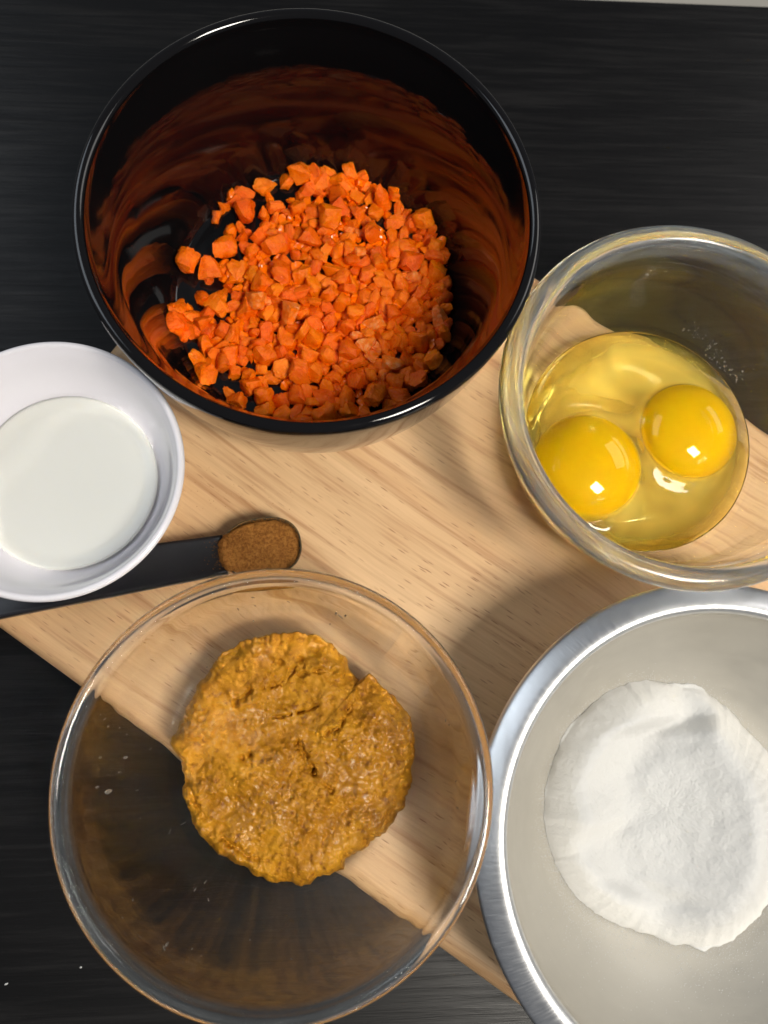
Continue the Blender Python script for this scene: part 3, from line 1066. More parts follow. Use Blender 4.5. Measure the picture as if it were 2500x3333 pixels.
#CARROTS
# ------------------------------------------------------------------ chopped carrots
# every piece: shape number, size (1e-5 m), place in the bowl (1e-5 m), rotation quaternion (1e-3);
# they were dropped into the bowl in a rigid-body run and came to rest like this
PIECES = (
    "24,1384,1311,955,-5648,-439,1140,620,623,-339,336;4,1384,1238,1034,-4337,676,1117,584,195,557,557;29,1457,947,748,-4129,2711,951,591,745,132,280;24,1184,712,655,3804,-3485,1226,616"
    ",-784,57,53;11,1264,820,379,721,-3729,1402,445,-848,-283,-57;16,1092,874,601,2315,-5133,1120,513,-759,-130,-378;5,1255,857,613,-610,3594,1398,388,862,-297,138;5,1384,765,475,-1504,"
    "383,1263,30,3,370,929;18,1092,947,566,3383,2952,1080,43,-393,145,-907;36,1189,805,606,-2355,1411,1266,402,65,-447,796;7,1165,947,794,1325,5266,1105,990,138,14,2;30,1092,1020,602,45"
    "50,2886,943,34,533,774,-340;28,1311,692,456,-2346,-1590,1021,86,-335,455,-820;9,1123,748,650,-4574,-340,1136,882,-428,-195,-9;33,1013,703,698,4872,-537,992,994,-89,-63,30;17,1056,9"
    "10,531,-3142,-4811,915,273,-822,-302,398;2,1311,1020,618,-999,2319,1155,365,788,252,427;27,1144,776,556,631,-1974,1127,243,911,152,-296;9,947,801,524,-2505,5247,1091,478,-873,-88,-"
    "39;21,1092,728,591,-2177,-430,1215,362,-539,754,-100;11,1205,616,487,2981,-3098,1153,610,-279,353,-652;9,1076,589,570,4250,862,1168,483,-201,810,-263;22,1311,765,532,-1440,-2317,87"
    "7,489,-7,-13,872;28,947,874,497,-3336,11,828,501,14,-25,865;38,1098,646,468,2253,-2086,1414,942,331,-43,-20;34,1092,947,575,5088,-2128,936,525,-70,-39,847;27,1020,838,651,-491,-500"
    "5,983,999,-34,11,5;34,874,728,407,577,-5543,854,913,-34,-14,406;21,1384,874,610,1960,-3068,926,148,-77,719,674;29,1001,688,596,-577,-1363,1411,189,347,846,-357;35,779,700,582,-5000"
    ",-3282,1187,588,-756,-144,248;31,1114,767,464,-145,-3596,992,10,-485,851,202;3,874,728,565,-335,-2340,856,607,-22,-22,794;11,692,655,529,-940,-3322,1111,647,-265,-670,-249;5,1020,8"
    "01,458,3461,4872,1486,213,-305,246,895;25,788,735,480,-3859,-1785,888,64,-967,-158,-190;39,1154,777,494,-2081,-1230,1341,201,67,860,-464;39,986,689,413,1790,1591,1237,806,150,-249,"
    "516;5,1177,630,471,1432,3526,1129,394,487,-283,726;18,790,625,620,4172,-1823,1237,22,-659,-331,-675;19,822,651,401,1988,-4304,1102,107,130,-322,-932;32,951,759,456,923,-4533,953,77"
    ",-1,-775,-628;30,1020,801,455,-654,580,1027,807,-126,538,-208;36,1226,627,407,-592,4851,1113,346,-137,913,169;25,950,485,458,-3806,4248,845,425,313,-595,-606;38,728,655,537,5359,90"
    "7,1170,927,-224,-301,-21;25,909,484,443,4784,-3080,1041,483,856,168,77;34,947,692,524,-1161,-4743,975,432,-779,-179,-417;21,1020,947,570,-2288,-3761,899,623,661,416,39;12,1225,581,"
    "447,1869,-917,1180,958,-38,231,165;19,947,874,482,-742,5539,1053,883,-139,369,253;30,1241,652,440,-449,1872,1045,389,123,121,905;32,1063,645,379,2138,4530,838,23,317,-948,-3;36,801"
    ",655,534,1493,-5593,1095,865,227,248,374;10,674,496,395,5711,-1033,999,261,-411,818,-306;2,875,647,511,5419,-2207,1198,11,888,441,125;9,1086,616,450,158,2246,1121,225,680,-500,-487"
    ";7,961,603,467,2787,-3849,1136,381,78,-231,892;4,732,649,410,1435,-2449,1158,349,-380,-258,817;20,977,497,406,-2603,-2789,1145,695,84,-153,697;1,881,457,522,-255,238,1138,273,921,-"
    "272,-62;2,1016,574,452,2821,-1492,1367,453,421,-642,-454;8,838,801,562,-3480,-3696,956,935,-22,23,352;12,681,632,521,884,1095,1290,409,-435,-512,-618;17,1311,655,465,3074,-4451,102"
    "6,144,777,417,-448;19,718,623,586,2626,3160,815,512,-667,-471,-266;28,993,452,434,4945,2019,1047,324,-359,733,478;30,801,583,484,-196,-5486,865,47,754,326,-569;33,1010,683,479,2789"
    ",4758,950,686,37,14,-727;20,782,565,501,-5216,-2573,986,369,-320,-442,753;14,655,655,477,-1434,-5508,846,70,872,-107,-472;30,709,628,416,3377,1675,1163,936,-19,47,-347;36,707,619,4"
    "27,-3591,-3041,851,551,340,-704,-294;16,682,639,407,1176,-22,1145,237,126,-581,768;21,1002,572,502,-1104,-406,1176,211,-309,-516,770;13,955,496,495,-2586,-4217,1079,203,-496,476,69"
    "8;31,967,536,412,641,126,1189,303,789,93,526;3,747,540,494,2123,2278,1309,727,327,486,-358;1,755,682,323,2084,584,1161,682,-128,-57,717;29,799,574,352,1952,-264,1314,112,969,198,-9"
    "7;3,894,618,386,1193,-3350,1134,63,-9,-481,875;7,947,765,431,-4390,-2636,884,771,53,90,628;32,1020,655,514,-3130,1807,855,250,-651,455,-553;34,909,530,414,3044,3622,988,222,-290,45"
    "7,-811;4,669,597,461,3641,1061,1212,845,-141,-511,-74;33,765,587,396,-2016,3533,1044,659,359,-548,369;14,758,574,370,4495,-2564,1207,152,-41,493,-856;10,696,430,362,2956,545,1173,4"
    "53,272,251,811;5,880,491,265,-4463,3513,847,163,66,-978,-114;10,621,564,264,320,-4987,894,715,567,108,-394;22,938,471,363,2653,1480,1238,919,-120,375,3;25,805,529,387,2807,-502,118"
    "8,539,750,24,383;0,968,562,304,-2962,4772,876,665,-100,136,-727;31,896,825,431,383,-1326,1200,763,-476,-262,-352;17,869,576,475,433,1278,989,361,926,105,35;9,756,580,415,-1428,5189"
    ",900,105,-736,-659,-113;17,783,555,436,768,-2775,1145,549,792,212,-163;1,1020,692,481,-2662,-105,971,247,562,-439,655;4,784,483,345,-3059,3447,808,663,697,195,192;26,751,377,370,43"
    "98,3497,1314,747,-660,-31,77;11,640,517,290,3784,-4440,1146,60,50,-997,5;20,893,721,327,4604,-1355,882,17,-503,-791,348;30,702,608,368,-4260,-3205,905,9,-440,-719,-539;16,916,453,3"
    "49,1139,-4103,942,910,103,292,-277;14,839,586,363,-1279,3646,1194,933,-272,-188,141;24,637,553,396,1010,-990,1020,782,-453,-410,122;4,698,543,385,-3015,-2900,1115,604,-399,-549,418"
    ";14,801,613,277,-538,-137,1225,263,919,258,139;37,947,583,444,3444,385,1247,541,-627,52,558;28,918,601,499,-365,4145,1210,749,-399,-152,506;15,647,551,459,1183,4775,866,529,98,-44,"
    "-842;25,583,510,408,-3612,-4337,829,348,159,-708,-593;15,749,495,407,5297,-1440,918,445,-860,250,-32;33,638,497,512,-1610,-537,1212,276,492,-818,-116;5,708,381,346,-403,5918,1294,3"
    "14,-317,-725,524;18,801,728,450,2555,-2133,828,990,83,-27,106;27,835,500,465,1341,-1852,1146,800,112,-313,500;7,885,638,433,-4496,-1573,867,206,20,108,972;12,841,658,300,490,661,11"
    "20,988,49,4,149;3,732,645,330,-1415,-1450,864,882,-144,-331,302;5,601,513,382,280,-710,980,42,-900,299,-314;15,708,615,476,-607,3027,1063,862,-473,169,69;29,801,510,294,-464,-4089,"
    "771,960,-26,-9,280;20,832,656,277,-3182,-1590,740,104,-16,-4,-994;1,583,510,433,-1960,4740,965,897,-378,214,-83;8,778,552,423,-3138,942,990,751,404,-137,504;22,751,588,293,2317,387"
    "7,870,749,-222,415,-466;11,784,546,270,177,5223,814,938,-56,54,-338;5,818,444,322,1083,-5023,820,648,36,-121,-751;27,880,506,503,-3947,-2826,1058,505,-242,712,424;15,822,439,362,39"
    "31,-925,1127,818,123,-416,378;14,675,599,381,4670,-3603,937,709,693,119,56;37,1104,503,353,2441,1106,1024,657,-674,260,215;37,695,540,467,921,1895,1329,70,163,302,-937;26,1016,540,"
    "449,2695,3881,841,863,42,-54,-501;6,616,521,418,433,4376,1004,487,-202,-823,-212;29,947,583,331,1851,-3708,933,366,-510,-763,-156;2,906,524,430,-190,-1761,1235,617,-743,211,150;1,6"
    "82,652,344,2997,1079,1096,412,498,591,-484;3,702,407,301,5904,147,1116,305,-228,-830,-408;2,687,484,410,2429,23,1328,937,-99,75,328;13,828,816,351,3994,-2897,942,339,-184,-196,902;"
    "8,801,655,521,5424,-110,976,986,-120,-47,108;30,826,602,400,5746,477,962,668,-305,174,-657;17,833,557,410,698,2641,1185,566,-583,-134,567;33,738,500,283,-327,1146,1163,582,426,410,"
    "558;29,693,506,358,-3979,-2338,887,430,-274,850,-134;19,820,516,277,203,-1929,1437,749,-336,-506,266;5,735,399,344,3801,4206,835,223,714,294,595;1,549,406,390,-2015,-4344,772,590,-"
    "772,-225,67;25,916,651,302,-1338,-2953,952,436,585,-417,542;13,814,518,409,5375,1877,1012,448,682,384,-432;17,694,418,472,-1711,-1493,1074,212,-719,-600,281;36,947,692,493,-2140,18"
    "94,842,652,12,46,757;33,771,463,393,1126,2540,1111,17,409,286,-866;18,801,583,371,4216,-733,855,554,441,104,698;23,972,499,525,700,1801,1019,106,-536,223,-807;5,994,588,313,-433,-9"
    "19,1005,216,940,-150,217;39,843,580,269,-227,-431,1045,247,398,860,-203;6,780,496,358,1590,-5005,947,185,-630,243,-714;36,794,393,305,4242,1579,1161,471,638,409,451;38,545,457,309,"
    "-362,-2928,1106,244,328,96,907;18,654,404,352,1697,5719,1110,803,-207,-215,-516;18,813,403,257,-1297,5724,1006,344,178,-921,48;19,599,432,354,-1045,-3817,729,525,-673,334,-400;30,7"
    "35,379,309,2521,575,1257,46,686,723,62;4,554,471,350,3777,2329,1025,124,277,67,-951;5,551,333,376,3242,-1739,1050,606,222,-615,-452;14,690,482,395,1251,711,1218,187,-915,-121,337;2"
    "7,816,574,329,1643,2142,1065,291,-372,547,-691;6,697,412,226,2110,5319,830,61,557,741,370;15,801,510,413,3301,-755,940,903,296,-241,-200;37,765,514,366,-3073,-3878,903,228,-872,-13"
    "9,411;3,694,418,324,5059,1409,946,283,-663,-499,-480;7,769,471,296,4159,2849,951,540,516,192,637;29,662,507,341,3981,1906,886,53,942,76,324;7,731,526,341,-1228,-4323,884,821,288,41"
    "8,262;27,813,577,448,2240,-583,851,421,712,-286,484;6,465,479,394,4930,841,893,380,249,482,749;34,574,428,262,-3079,-1077,772,167,-138,717,-662;19,615,475,344,3460,-2593,1122,812,-"
    "295,499,-66;28,670,514,338,3385,4596,948,782,-557,-181,-214;36,630,358,351,4201,3898,1393,587,391,529,472;5,505,493,273,639,-457,1142,638,451,-32,623;2,1092,510,333,-1616,2500,1061"
    ",585,-449,91,669;14,453,407,400,-1949,-3001,992,690,-341,399,-499;5,681,506,516,-1656,1005,958,411,-532,662,-332;25,605,415,223,4037,-2340,1045,385,400,-748,-364;12,776,631,325,519"
    "5,2519,952,615,617,329,365;20,654,365,335,-3771,-1247,726,405,-468,-539,571;15,583,510,424,-1970,5225,897,917,95,142,360;20,655,437,253,-1288,-764,1047,980,-150,-118,-48;2,663,498,"
    "361,3517,-1298,1155,584,728,224,-281;26,674,381,297,3540,-1998,995,129,-48,563,815;17,664,387,414,-1811,5585,1104,251,-924,267,-108;16,720,401,324,2716,1863,1101,934,-207,124,-262;"
    "27,776,550,283,486,2940,970,793,438,-41,422;15,941,553,434,1728,-262,853,415,423,358,722;21,869,638,301,3616,-593,1191,684,-126,394,601;11,751,550,352,1964,2621,1048,520,-815,10,25"
    "4;33,567,371,360,-2819,-520,766,751,-40,-73,655;1,618,335,334,636,5359,854,450,-615,-626,-164;13,786,475,304,-2829,-3516,900,415,-131,816,-382;19,868,498,278,1522,-4583,984,200,543"
    ",-532,618;15,578,428,236,-4566,-3569,861,124,-859,-266,-420;25,456,363,382,262,5767,896,772,-547,-180,-269;34,526,290,346,-1931,-3687,695,602,780,-169,-20;34,515,408,361,2357,-3640"
    ",857,358,-49,210,908;28,730,480,245,2331,-1235,1189,625,687,-315,198;23,757,443,424,4402,2132,889,152,578,800,60;16,524,448,355,-112,801,1050,757,233,33,610;33,492,397,405,2725,-98"
    "5,1220,860,322,246,311;8,645,491,357,-231,2143,1148,276,-737,-616,42;11,404,461,329,-3169,2515,713,509,172,-736,412;6,499,437,364,-3392,2947,819,387,27,-24,921;0,635,614,260,-1685,"
    "-3381,830,700,70,-711,5;15,760,441,477,4612,3717,1034,883,-269,-95,-373;12,417,359,396,-5291,2076,794,375,345,696,-505;32,568,472,365,-3565,1165,726,456,320,-784,-275;25,633,302,30"
    "0,2382,-2640,1184,217,-283,-319,-878;3,583,437,252,-1549,4735,814,732,-622,-143,-239;38,552,474,290,3586,-91,970,631,-149,351,676;12,510,437,249,117,6040,1159,271,-92,954,-88;30,57"
    "4,389,397,-1990,2502,1002,238,-858,425,163;26,970,481,398,-2016,-906,924,139,-118,471,-863;0,549,413,291,3373,4279,847,977,124,-98,143;2,515,478,269,3299,-1388,1100,73,-85,-784,-61"
    "0;26,530,394,385,4130,279,777,224,661,405,-592;14,638,353,245,3171,133,1035,36,-239,-831,-502;0,838,765,545,2120,-1632,960,270,78,-264,922;39,549,367,234,199,-436,1280,73,281,-908,"
    "302;21,680,452,311,1344,998,1146,332,853,-321,-243;1,573,434,253,1326,1690,1088,452,-261,-165,-837;17,583,583,484,-1479,3443,746,564,56,749,344;26,728,583,387,4540,1633,814,989,38,"
    "-59,129;11,383,476,316,-3985,-122,733,215,599,468,-614;7,588,451,353,-2988,-4284,760,404,-597,657,221;30,521,354,379,-2857,2817,790,774,-140,71,-613;31,516,398,407,5804,-191,917,13"
    "2,-760,-589,-243;18,622,393,261,-1882,-2451,798,552,-575,-438,-416;8,658,441,294,-159,2452,1381,101,345,-87,929;37,386,488,396,3871,-362,978,81,780,515,-346;10,424,481,265,975,-486"
    ",969,842,333,259,-336;13,496,412,399,-3167,-3301,836,151,-14,-45,-987;17,452,376,334,-2028,-1996,902,528,-803,-102,257;5,438,344,300,-2330,-2153,762,198,857,-465,98;30,660,358,364,"
    "-4765,3007,802,351,-319,817,-329;7,587,416,249,2813,2528,1075,580,727,60,363;17,494,384,314,-1474,1664,748,42,-12,32,-999;12,389,398,331,3363,-4696,792,430,688,347,-470;23,560,449,"
    "342,-5132,2633,853,723,-490,479,-88;30,610,405,404,-802,-4439,766,440,217,784,-380;33,504,408,265,4786,233,925,112,-267,-935,-206;34,637,383,252,2483,5063,825,291,554,-535,-568;17,"
    "699,441,274,886,4180,768,718,662,-166,-137;9,511,496,261,2952,2166,1079,967,150,85,-187;29,508,434,400,54,4323,758,639,-437,609,174;16,429,307,360,4638,1229,833,316,104,213,919;37,"
    "547,544,247,-2194,4500,770,780,47,4,624;39,579,285,314,-1886,-5361,763,136,-15,-784,606;12,343,480,336,1484,-3036,986,823,36,549,-142;26,568,424,292,4988,-1105,781,440,5,-66,-896;1"
    "6,398,360,282,-1981,-3391,949,504,812,262,-137;5,442,490,340,4380,-9,788,670,-12,-43,-741;36,656,473,392,3419,2329,771,143,70,787,595;27,536,448,355,5129,381,777,282,193,-776,-530;"
    "14,609,506,436,1782,-2375,853,559,-266,495,610;4,582,381,310,-1196,3244,958,342,-214,257,-878;39,510,390,212,2310,1724,1279,207,978,-31,-24;7,599,454,388,3281,-2931,790,147,-339,64"
    "9,664;32,617,406,235,-3889,1540,847,185,-724,239,619;34,414,416,295,3061,-2033,712,502,627,548,234;7,564,394,398,887,-1317,653,191,-25,846,498;32,375,410,385,-1136,-1794,743,135,-1"
    "39,-928,-318;2,442,394,361,-4134,2022,804,315,76,54,944;16,494,391,397,1726,-1130,815,553,352,-385,-649;37,377,374,364,473,3826,1025,455,-438,708,316;18,502,297,258,-2459,3368,787,"
    "806,-516,-280,-83;21,685,396,217,2140,-2885,1223,966,-180,-131,-128;10,424,491,361,-1071,5033,842,145,16,-14,989;39,476,365,245,-4573,-735,755,698,-17,19,716;15,470,283,286,736,361"
    "0,852,379,-788,294,-387;17,483,362,297,1566,-2042,1061,126,270,-954,-28;25,426,485,312,415,3428,760,648,-35,-4,761;16,555,433,211,3773,209,819,352,325,-597,-643;23,638,302,297,375,"
    "-2378,918,314,142,-617,-707;29,366,464,345,-1036,2056,784,47,-959,182,-211;0,525,439,337,2162,-2426,1133,232,603,491,585;17,517,351,293,-3809,1862,768,15,17,-34,999;37,394,421,289,"
    "-3583,-738,725,557,-744,-202,-309;31,607,313,292,3868,4672,1222,293,-487,757,324;35,413,440,336,-3005,585,764,310,3,3,-951;21,501,331,390,-963,1639,764,441,-259,415,-752;6,558,423,"
    "389,129,-3220,1109,826,138,455,-302;17,512,308,267,-819,-2396,701,543,-586,487,-353;21,431,401,330,-2525,967,649,477,-798,139,341;21,666,476,215,-2607,2134,965,72,-283,100,-951;21,"
    "551,475,337,-653,-1686,1026,552,-755,-336,107;0,540,328,345,4597,606,728,9,393,-685,-613;23,602,350,323,5481,-408,1069,626,158,381,-662;31,640,442,289,3572,-3797,803,48,986,-74,138"
    ";6,431,361,386,-3221,-807,806,529,-33,5,-848;34,485,361,274,1606,589,945,669,-174,-254,-676;24,488,337,235,-2597,3068,727,780,33,-4,-625;7,567,316,286,3474,3803,767,86,571,-789,-20"
    "9;37,801,546,302,-4492,1718,791,659,42,25,750;0,840,569,300,3007,123,806,108,-205,-963,141;25,446,279,279,-5002,3142,973,661,279,165,677;8,405,301,370,-3469,3820,726,273,-633,406,6"
    "00;6,578,442,378,-1335,2877,800,1000,-6,-13,6;20,396,350,248,-3971,-512,760,316,-73,505,800;19,342,362,340,-2686,1127,940,407,251,434,763;37,601,459,260,-1119,897,929,101,-952,140,"
    "255;38,591,420,242,2746,-4708,824,83,-142,-764,624;7,406,368,278,206,-4153,755,85,757,-2,647;36,578,321,272,2485,-4532,1148,292,291,-911,4;22,349,372,245,-2393,2385,1019,690,686,22"
    "9,-26;7,403,458,353,1720,3405,872,673,-562,-109,-469;5,470,307,324,4411,-1899,712,611,709,63,348;39,604,404,385,4314,4263,1178,474,-82,374,793;23,522,433,257,4622,-931,930,532,808,"
    "141,211;16,439,336,331,-2596,-2326,831,250,821,-490,153;33,614,370,210,-1,5847,1050,404,-771,336,-360;1,562,440,271,3443,-2283,837,121,122,-205,964;26,373,489,341,-2368,-2803,695,5"
    "94,-83,792,-110;0,493,443,308,-952,-2836,842,603,-391,115,686;19,437,336,379,163,3865,805,90,381,-468,792;20,512,375,227,3247,-3422,742,670,-11,-7,742;37,364,490,374,-1483,-56,1078"
    ",379,-7,-328,865;36,864,485,276,3409,860,954,118,675,513,-516;37,591,391,235,676,5784,811,285,-462,779,313;39,410,312,240,-3587,-528,975,132,213,-606,-755;30,539,392,213,1698,4879,"
    "781,419,-89,-90,899;33,423,365,236,1775,3644,1065,71,-63,16,-995;32,410,309,246,-1676,1894,702,772,89,29,628;32,728,655,516,4063,3799,998,873,-352,339,-6;13,509,415,237,-4216,125,7"
    "35,891,27,18,452;34,485,388,346,-1327,4341,775,681,-478,389,396;10,480,309,240,-1729,3921,1071,683,-93,42,-723;1,407,494,365,-596,-3204,793,719,-21,-15,694;6,364,363,314,-1819,2262"
    ",796,737,10,-507,-448;20,750,466,403,5380,1314,887,312,17,-10,-950;13,618,402,404,2468,-4302,857,618,-196,-739,184;35,346,380,316,-1977,2992,778,907,8,186,-377;12,408,368,281,-2821"
    ",878,741,997,15,15,-75;0,555,393,241,1311,-383,698,189,-41,710,-677;21,460,395,198,2141,3407,691,225,-732,-368,527;24,378,418,321,1542,3115,764,700,43,-12,-713;12,523,337,181,771,3"
    "402,711,37,248,926,-281;37,477,328,262,617,4809,770,2,6,17,1000;14,524,369,292,-2998,-2233,740,228,-41,36,972;17,370,496,337,-3330,706,776,998,-21,-4,50;5,540,313,348,1297,-739,755"
    ",395,70,74,913;21,588,421,374,-2353,232,1110,570,547,597,-138;3,423,361,232,1857,1046,1061,858,-493,76,123;34,575,302,363,3839,695,753,727,685,26,-32;33,342,318,302,-1890,3313,750,"
    "306,22,-99,946;19,338,348,384,52,3582,791,558,240,37,-794;7,443,332,307,1213,535,956,483,-810,-30,331;3,588,444,300,3657,-4164,839,31,863,-503,-47;0,584,345,250,385,-4643,735,497,-"
    "588,-437,466;32,426,398,328,-3779,-2629,721,535,72,-806,244;15,475,393,272,3887,-1182,741,996,76,14,-40;21,365,348,272,-4896,-2339,719,56,493,629,-599;16,513,334,296,-2222,2774,753"
    ",694,638,258,212;20,461,413,285,1076,3633,749,830,0,-10,-557;21,443,354,247,1335,-3920,667,247,209,801,-504;34,602,452,259,5647,-685,804,230,579,-657,-424;17,446,317,326,-116,5617,"
    "761,1,-244,783,-573;9,507,329,351,-261,5091,838,954,54,22,-294;0,521,355,336,737,-1142,839,614,395,294,-617;35,539,340,216,-2473,3933,850,608,-231,569,504;37,362,386,306,-2247,3165"
    ",766,937,52,4,345;7,438,429,248,-2712,2447,837,955,-106,-258,99;9,564,492,297,-742,1323,764,644,754,-121,-48;20,350,349,294,-1402,2114,732,194,-636,-177,725;10,369,347,240,-2514,-3"
    "367,757,20,-973,-111,-202;35,567,296,311,-179,3030,782,596,421,-678,84;34,474,387,230,-2274,-3058,758,404,-111,-219,-881;12,544,320,225,566,-4193,732,452,6,-20,-892;35,581,496,225,"
    "-2643,539,797,530,-332,673,-394;26,581,490,263,-2678,-1959,715,917,34,-14,398;14,577,498,292,-825,-1287,884,523,803,-213,192;29,542,379,259,344,-3885,743,874,1,1,486;26,592,467,243"
    ",2521,-2855,714,759,-3,-49,-649;1,487,472,256,1687,2809,806,449,586,-227,635;37,461,417,280,1658,-1502,680,407,-429,782,195;36,381,398,290,1550,-2766,757,133,355,-862,337;5,445,325"
    ",208,-1300,-3498,803,154,-558,-548,604;22,498,356,272,130,4701,736,72,939,-219,256;6,518,286,271,-730,-548,811,165,-864,199,-432;16,520,389,332,-40,-2945,788,884,153,-117,-426;26,3"
    "88,397,301,338,-2677,724,441,64,11,895;24,533,453,245,2292,2669,724,246,-9,-22,969;13,508,485,297,176,-2261,701,351,661,-562,-352;6,537,388,318,-2028,1219,752,216,-939,-202,176;18,"
    "348,314,343,1687,1136,869,838,-39,-359,409;13,688,431,359,754,2346,775,109,6,26,994;31,552,442,361,-572,2636,846,884,54,-464,31;30,790,495,255,-71,17,681,241,-28,893,380;0,635,586,"
    "331,491,-3071,801,49,-348,-936,-9;39,467,422,280,248,388,698,121,-893,265,342;34,583,433,305,-810,-1745,708,536,11,-22,844;23,756,494,354,2678,-97,777,168,98,-152,969;10,407,313,31"
    "9,2470,-3265,782,530,228,-725,377;14,504,470,225,-1607,-4141,723,45,-37,26,998;30,515,289,333,4224,625,772,368,-37,-166,914;20,440,438,268,537,3820,741,710,-3,-5,-704;22,347,323,33"
    "5,1270,-1087,752,970,-29,42,238;22,435,316,288,-3741,-349,789,26,-951,254,175;19,574,313,334,3936,3207,821,823,305,-332,-346;11,573,333,325,4596,-2684,829,222,-123,497,-830;4,451,3"
    "06,280,-1751,115,727,142,-557,-224,787;7,545,427,317,4879,-55,717,465,860,-162,-132;15,655,437,349,1347,745,798,221,-788,-472,-328;2,383,294,305,2031,3623,761,349,4,-81,-933;24,543"
    ",485,400,-989,-893,751,285,-341,-620,647;18,583,495,307,-2291,311,738,738,-22,51,672;10,473,489,255,4157,2357,783,879,127,-29,-459;6,538,289,225,2301,-163,1037,238,42,446,-862;19,6"
    "55,655,468,2663,574,823,718,51,647,-249;16,532,480,366,2928,-398,769,118,-309,686,-648;10,492,383,398,-1870,-2894,777,8,303,-609,-733;24,494,328,239,1037,-2534,886,37,460,-273,-844"
    ";31,470,285,357,1612,3985,698,361,672,398,510;11,556,397,344,1294,1254,825,340,-392,96,-849;13,342,402,235,1250,-2807,771,481,500,199,692;36,581,443,277,1458,2523,766,286,-765,-86,"
    "-570;16,399,424,270,3887,-1545,865,2,55,394,-917;10,623,438,218,3007,1755,791,130,175,-7,-976;17,515,405,392,2733,2701,746,569,-314,751,-119;38,801,801,522,2808,-1275,866,150,-561,"
    "-347,-737;27,383,303,249,1197,3079,694,68,-538,598,-591;0,549,417,338,-2919,230,858,793,88,566,206;32,484,306,262,3740,1594,734,332,15,-93,-939;2,454,311,319,1526,-3515,762,936,58,"
    "-64,-341;35,524,435,294,-1902,4198,776,521,655,-233,-496;26,519,486,280,2027,3064,775,955,151,45,251;34,606,350,237,2506,-831,1037,719,-289,633,18;4,473,466,242,727,-750,695,135,4,"
    "-57,989;22,465,480,284,-809,3167,741,11,-28,-15,999;36,363,356,382,-1024,276,776,928,105,6,-358;16,418,295,339,1475,211,758,178,591,-374,-692;20,513,438,372,-1271,522,770,362,-17,-"
    "6,-932;9,350,406,255,1654,475,714,810,-2,22,586;25,577,475,387,2517,2179,800,838,-40,1,544;33,456,338,326,-516,2355,744,140,24,-94,985;4,341,328,365,3096,-2533,960,498,-40,-592,632"
    ";30,467,342,252,-256,-1050,690,70,102,989,-83;34,566,334,345,191,-1131,776,557,-80,-778,277;26,728,380,198,967,1651,889,543,-545,-161,618;13,568,455,390,-1089,1178,785,217,14,30,97"
    "6;23,356,347,306,-1956,-1899,676,727,-562,-331,-215;12,549,380,318,3508,-2609,744,533,-631,-438,354;32,456,362,352,4463,-3274,846,635,60,52,769;39,528,320,239,915,401,945,253,645,7"
    "20,25;2,508,417,370,-324,3240,780,977,82,-19,196;20,442,329,241,730,-179,868,763,623,172,-4;27,562,327,328,3809,-2327,820,424,442,658,-438;13,356,346,346,-2359,3693,800,98,-9,-27,-"
    "995;39,564,385,230,-363,5930,985,786,-528,33,-320;23,384,332,341,2377,-4056,705,580,722,251,-282;18,345,313,251,-3168,-2995,728,434,493,-510,555;5,515,496,385,3362,-1337,794,698,-6"
    "90,-188,29;9,491,463,248,1648,-4126,751,344,-19,26,938;21,553,359,348,1249,-1424,751,466,-2,-55,-883;38,533,366,251,3463,-377,719,897,40,-13,440;15,420,368,389,3870,-1935,814,809,1"
    "19,398,417;8,526,403,271,-755,7,1003,167,613,-605,-480;33,383,340,285,-28,2902,728,437,-62,56,-896;31,542,377,231,-2833,2131,738,199,795,-212,533;21,480,294,385,-3191,1248,782,800,"
    "-367,-199,432;30,548,369,383,-661,989,902,773,-75,494,-391;18,528,376,307,961,2026,780,706,563,-74,423;14,506,354,270,5543,-1839,940,125,774,-286,-552;4,486,493,339,681,223,761,142"
    ",59,682,-715;6,477,332,391,2262,1563,754,442,595,588,325;24,612,470,418,-2307,-472,894,463,-590,328,574;12,448,405,253,1183,1631,715,523,-2,8,852;29,566,343,374,1100,-2309,713,366,"
    "634,-446,-516;12,441,402,379,3988,-277,723,541,559,541,-319;23,863,485,409,-13,-1865,758,653,642,-402,15;11,580,382,313,-290,1078,729,598,-4,11,-802;29,473,421,312,-317,4553,789,64"
    "3,-95,61,-758;39,417,392,373,-73,370,781,690,-45,11,723;10,363,399,237,-565,1673,761,665,480,400,410;15,445,283,295,-1473,-915,700,567,197,641,479;39,458,485,288,792,-2785,744,525,"
    "-35,7,851;37,391,454,227,2279,-135,699,999,25,-15,-25;21,582,360,300,638,-2387,732,740,39,12,672;6,645,355,356,-942,3602,815,562,726,-269,291;8,686,535,338,4277,1179,894,528,362,17"
    "9,-747;35,583,397,242,-268,-1567,843,198,-697,669,167;1,542,403,256,-230,2598,1048,182,676,-628,-339;23,584,474,400,1196,2810,769,965,6,-46,-258;34,401,483,311,4172,-2212,747,477,5"
    "49,-667,-163;11,421,384,389,1620,1670,786,617,139,539,556;28,487,393,230,-2695,1415,755,35,-561,528,636;12,413,465,313,-693,-278,796,563,190,417,-688;17,510,356,243,542,2691,693,52"
    "4,135,749,384;4,571,485,376,-1378,3923,819,811,555,99,-157;23,675,513,414,2694,1342,720,168,-511,512,-669;36,510,302,263,1742,-1821,760,194,737,-61,-644;34,529,350,400,1905,167,755"
    ",993,-89,7,73;28,373,313,315,-1772,3797,755,600,-46,22,-799;27,485,479,317,-1136,-433,736,145,-10,-6,989;39,356,288,399,-2503,-747,802,819,-4,62,-571;1,355,432,288,-2724,-1063,744,"
    "990,-25,0,137;14,459,350,342,-28,-1387,754,233,40,-150,-960;37,530,362,328,365,-416,908,868,272,41,-412;14,429,285,252,54,-909,695,909,42,44,-412;0,459,393,300,3104,-1714,756,551,1"
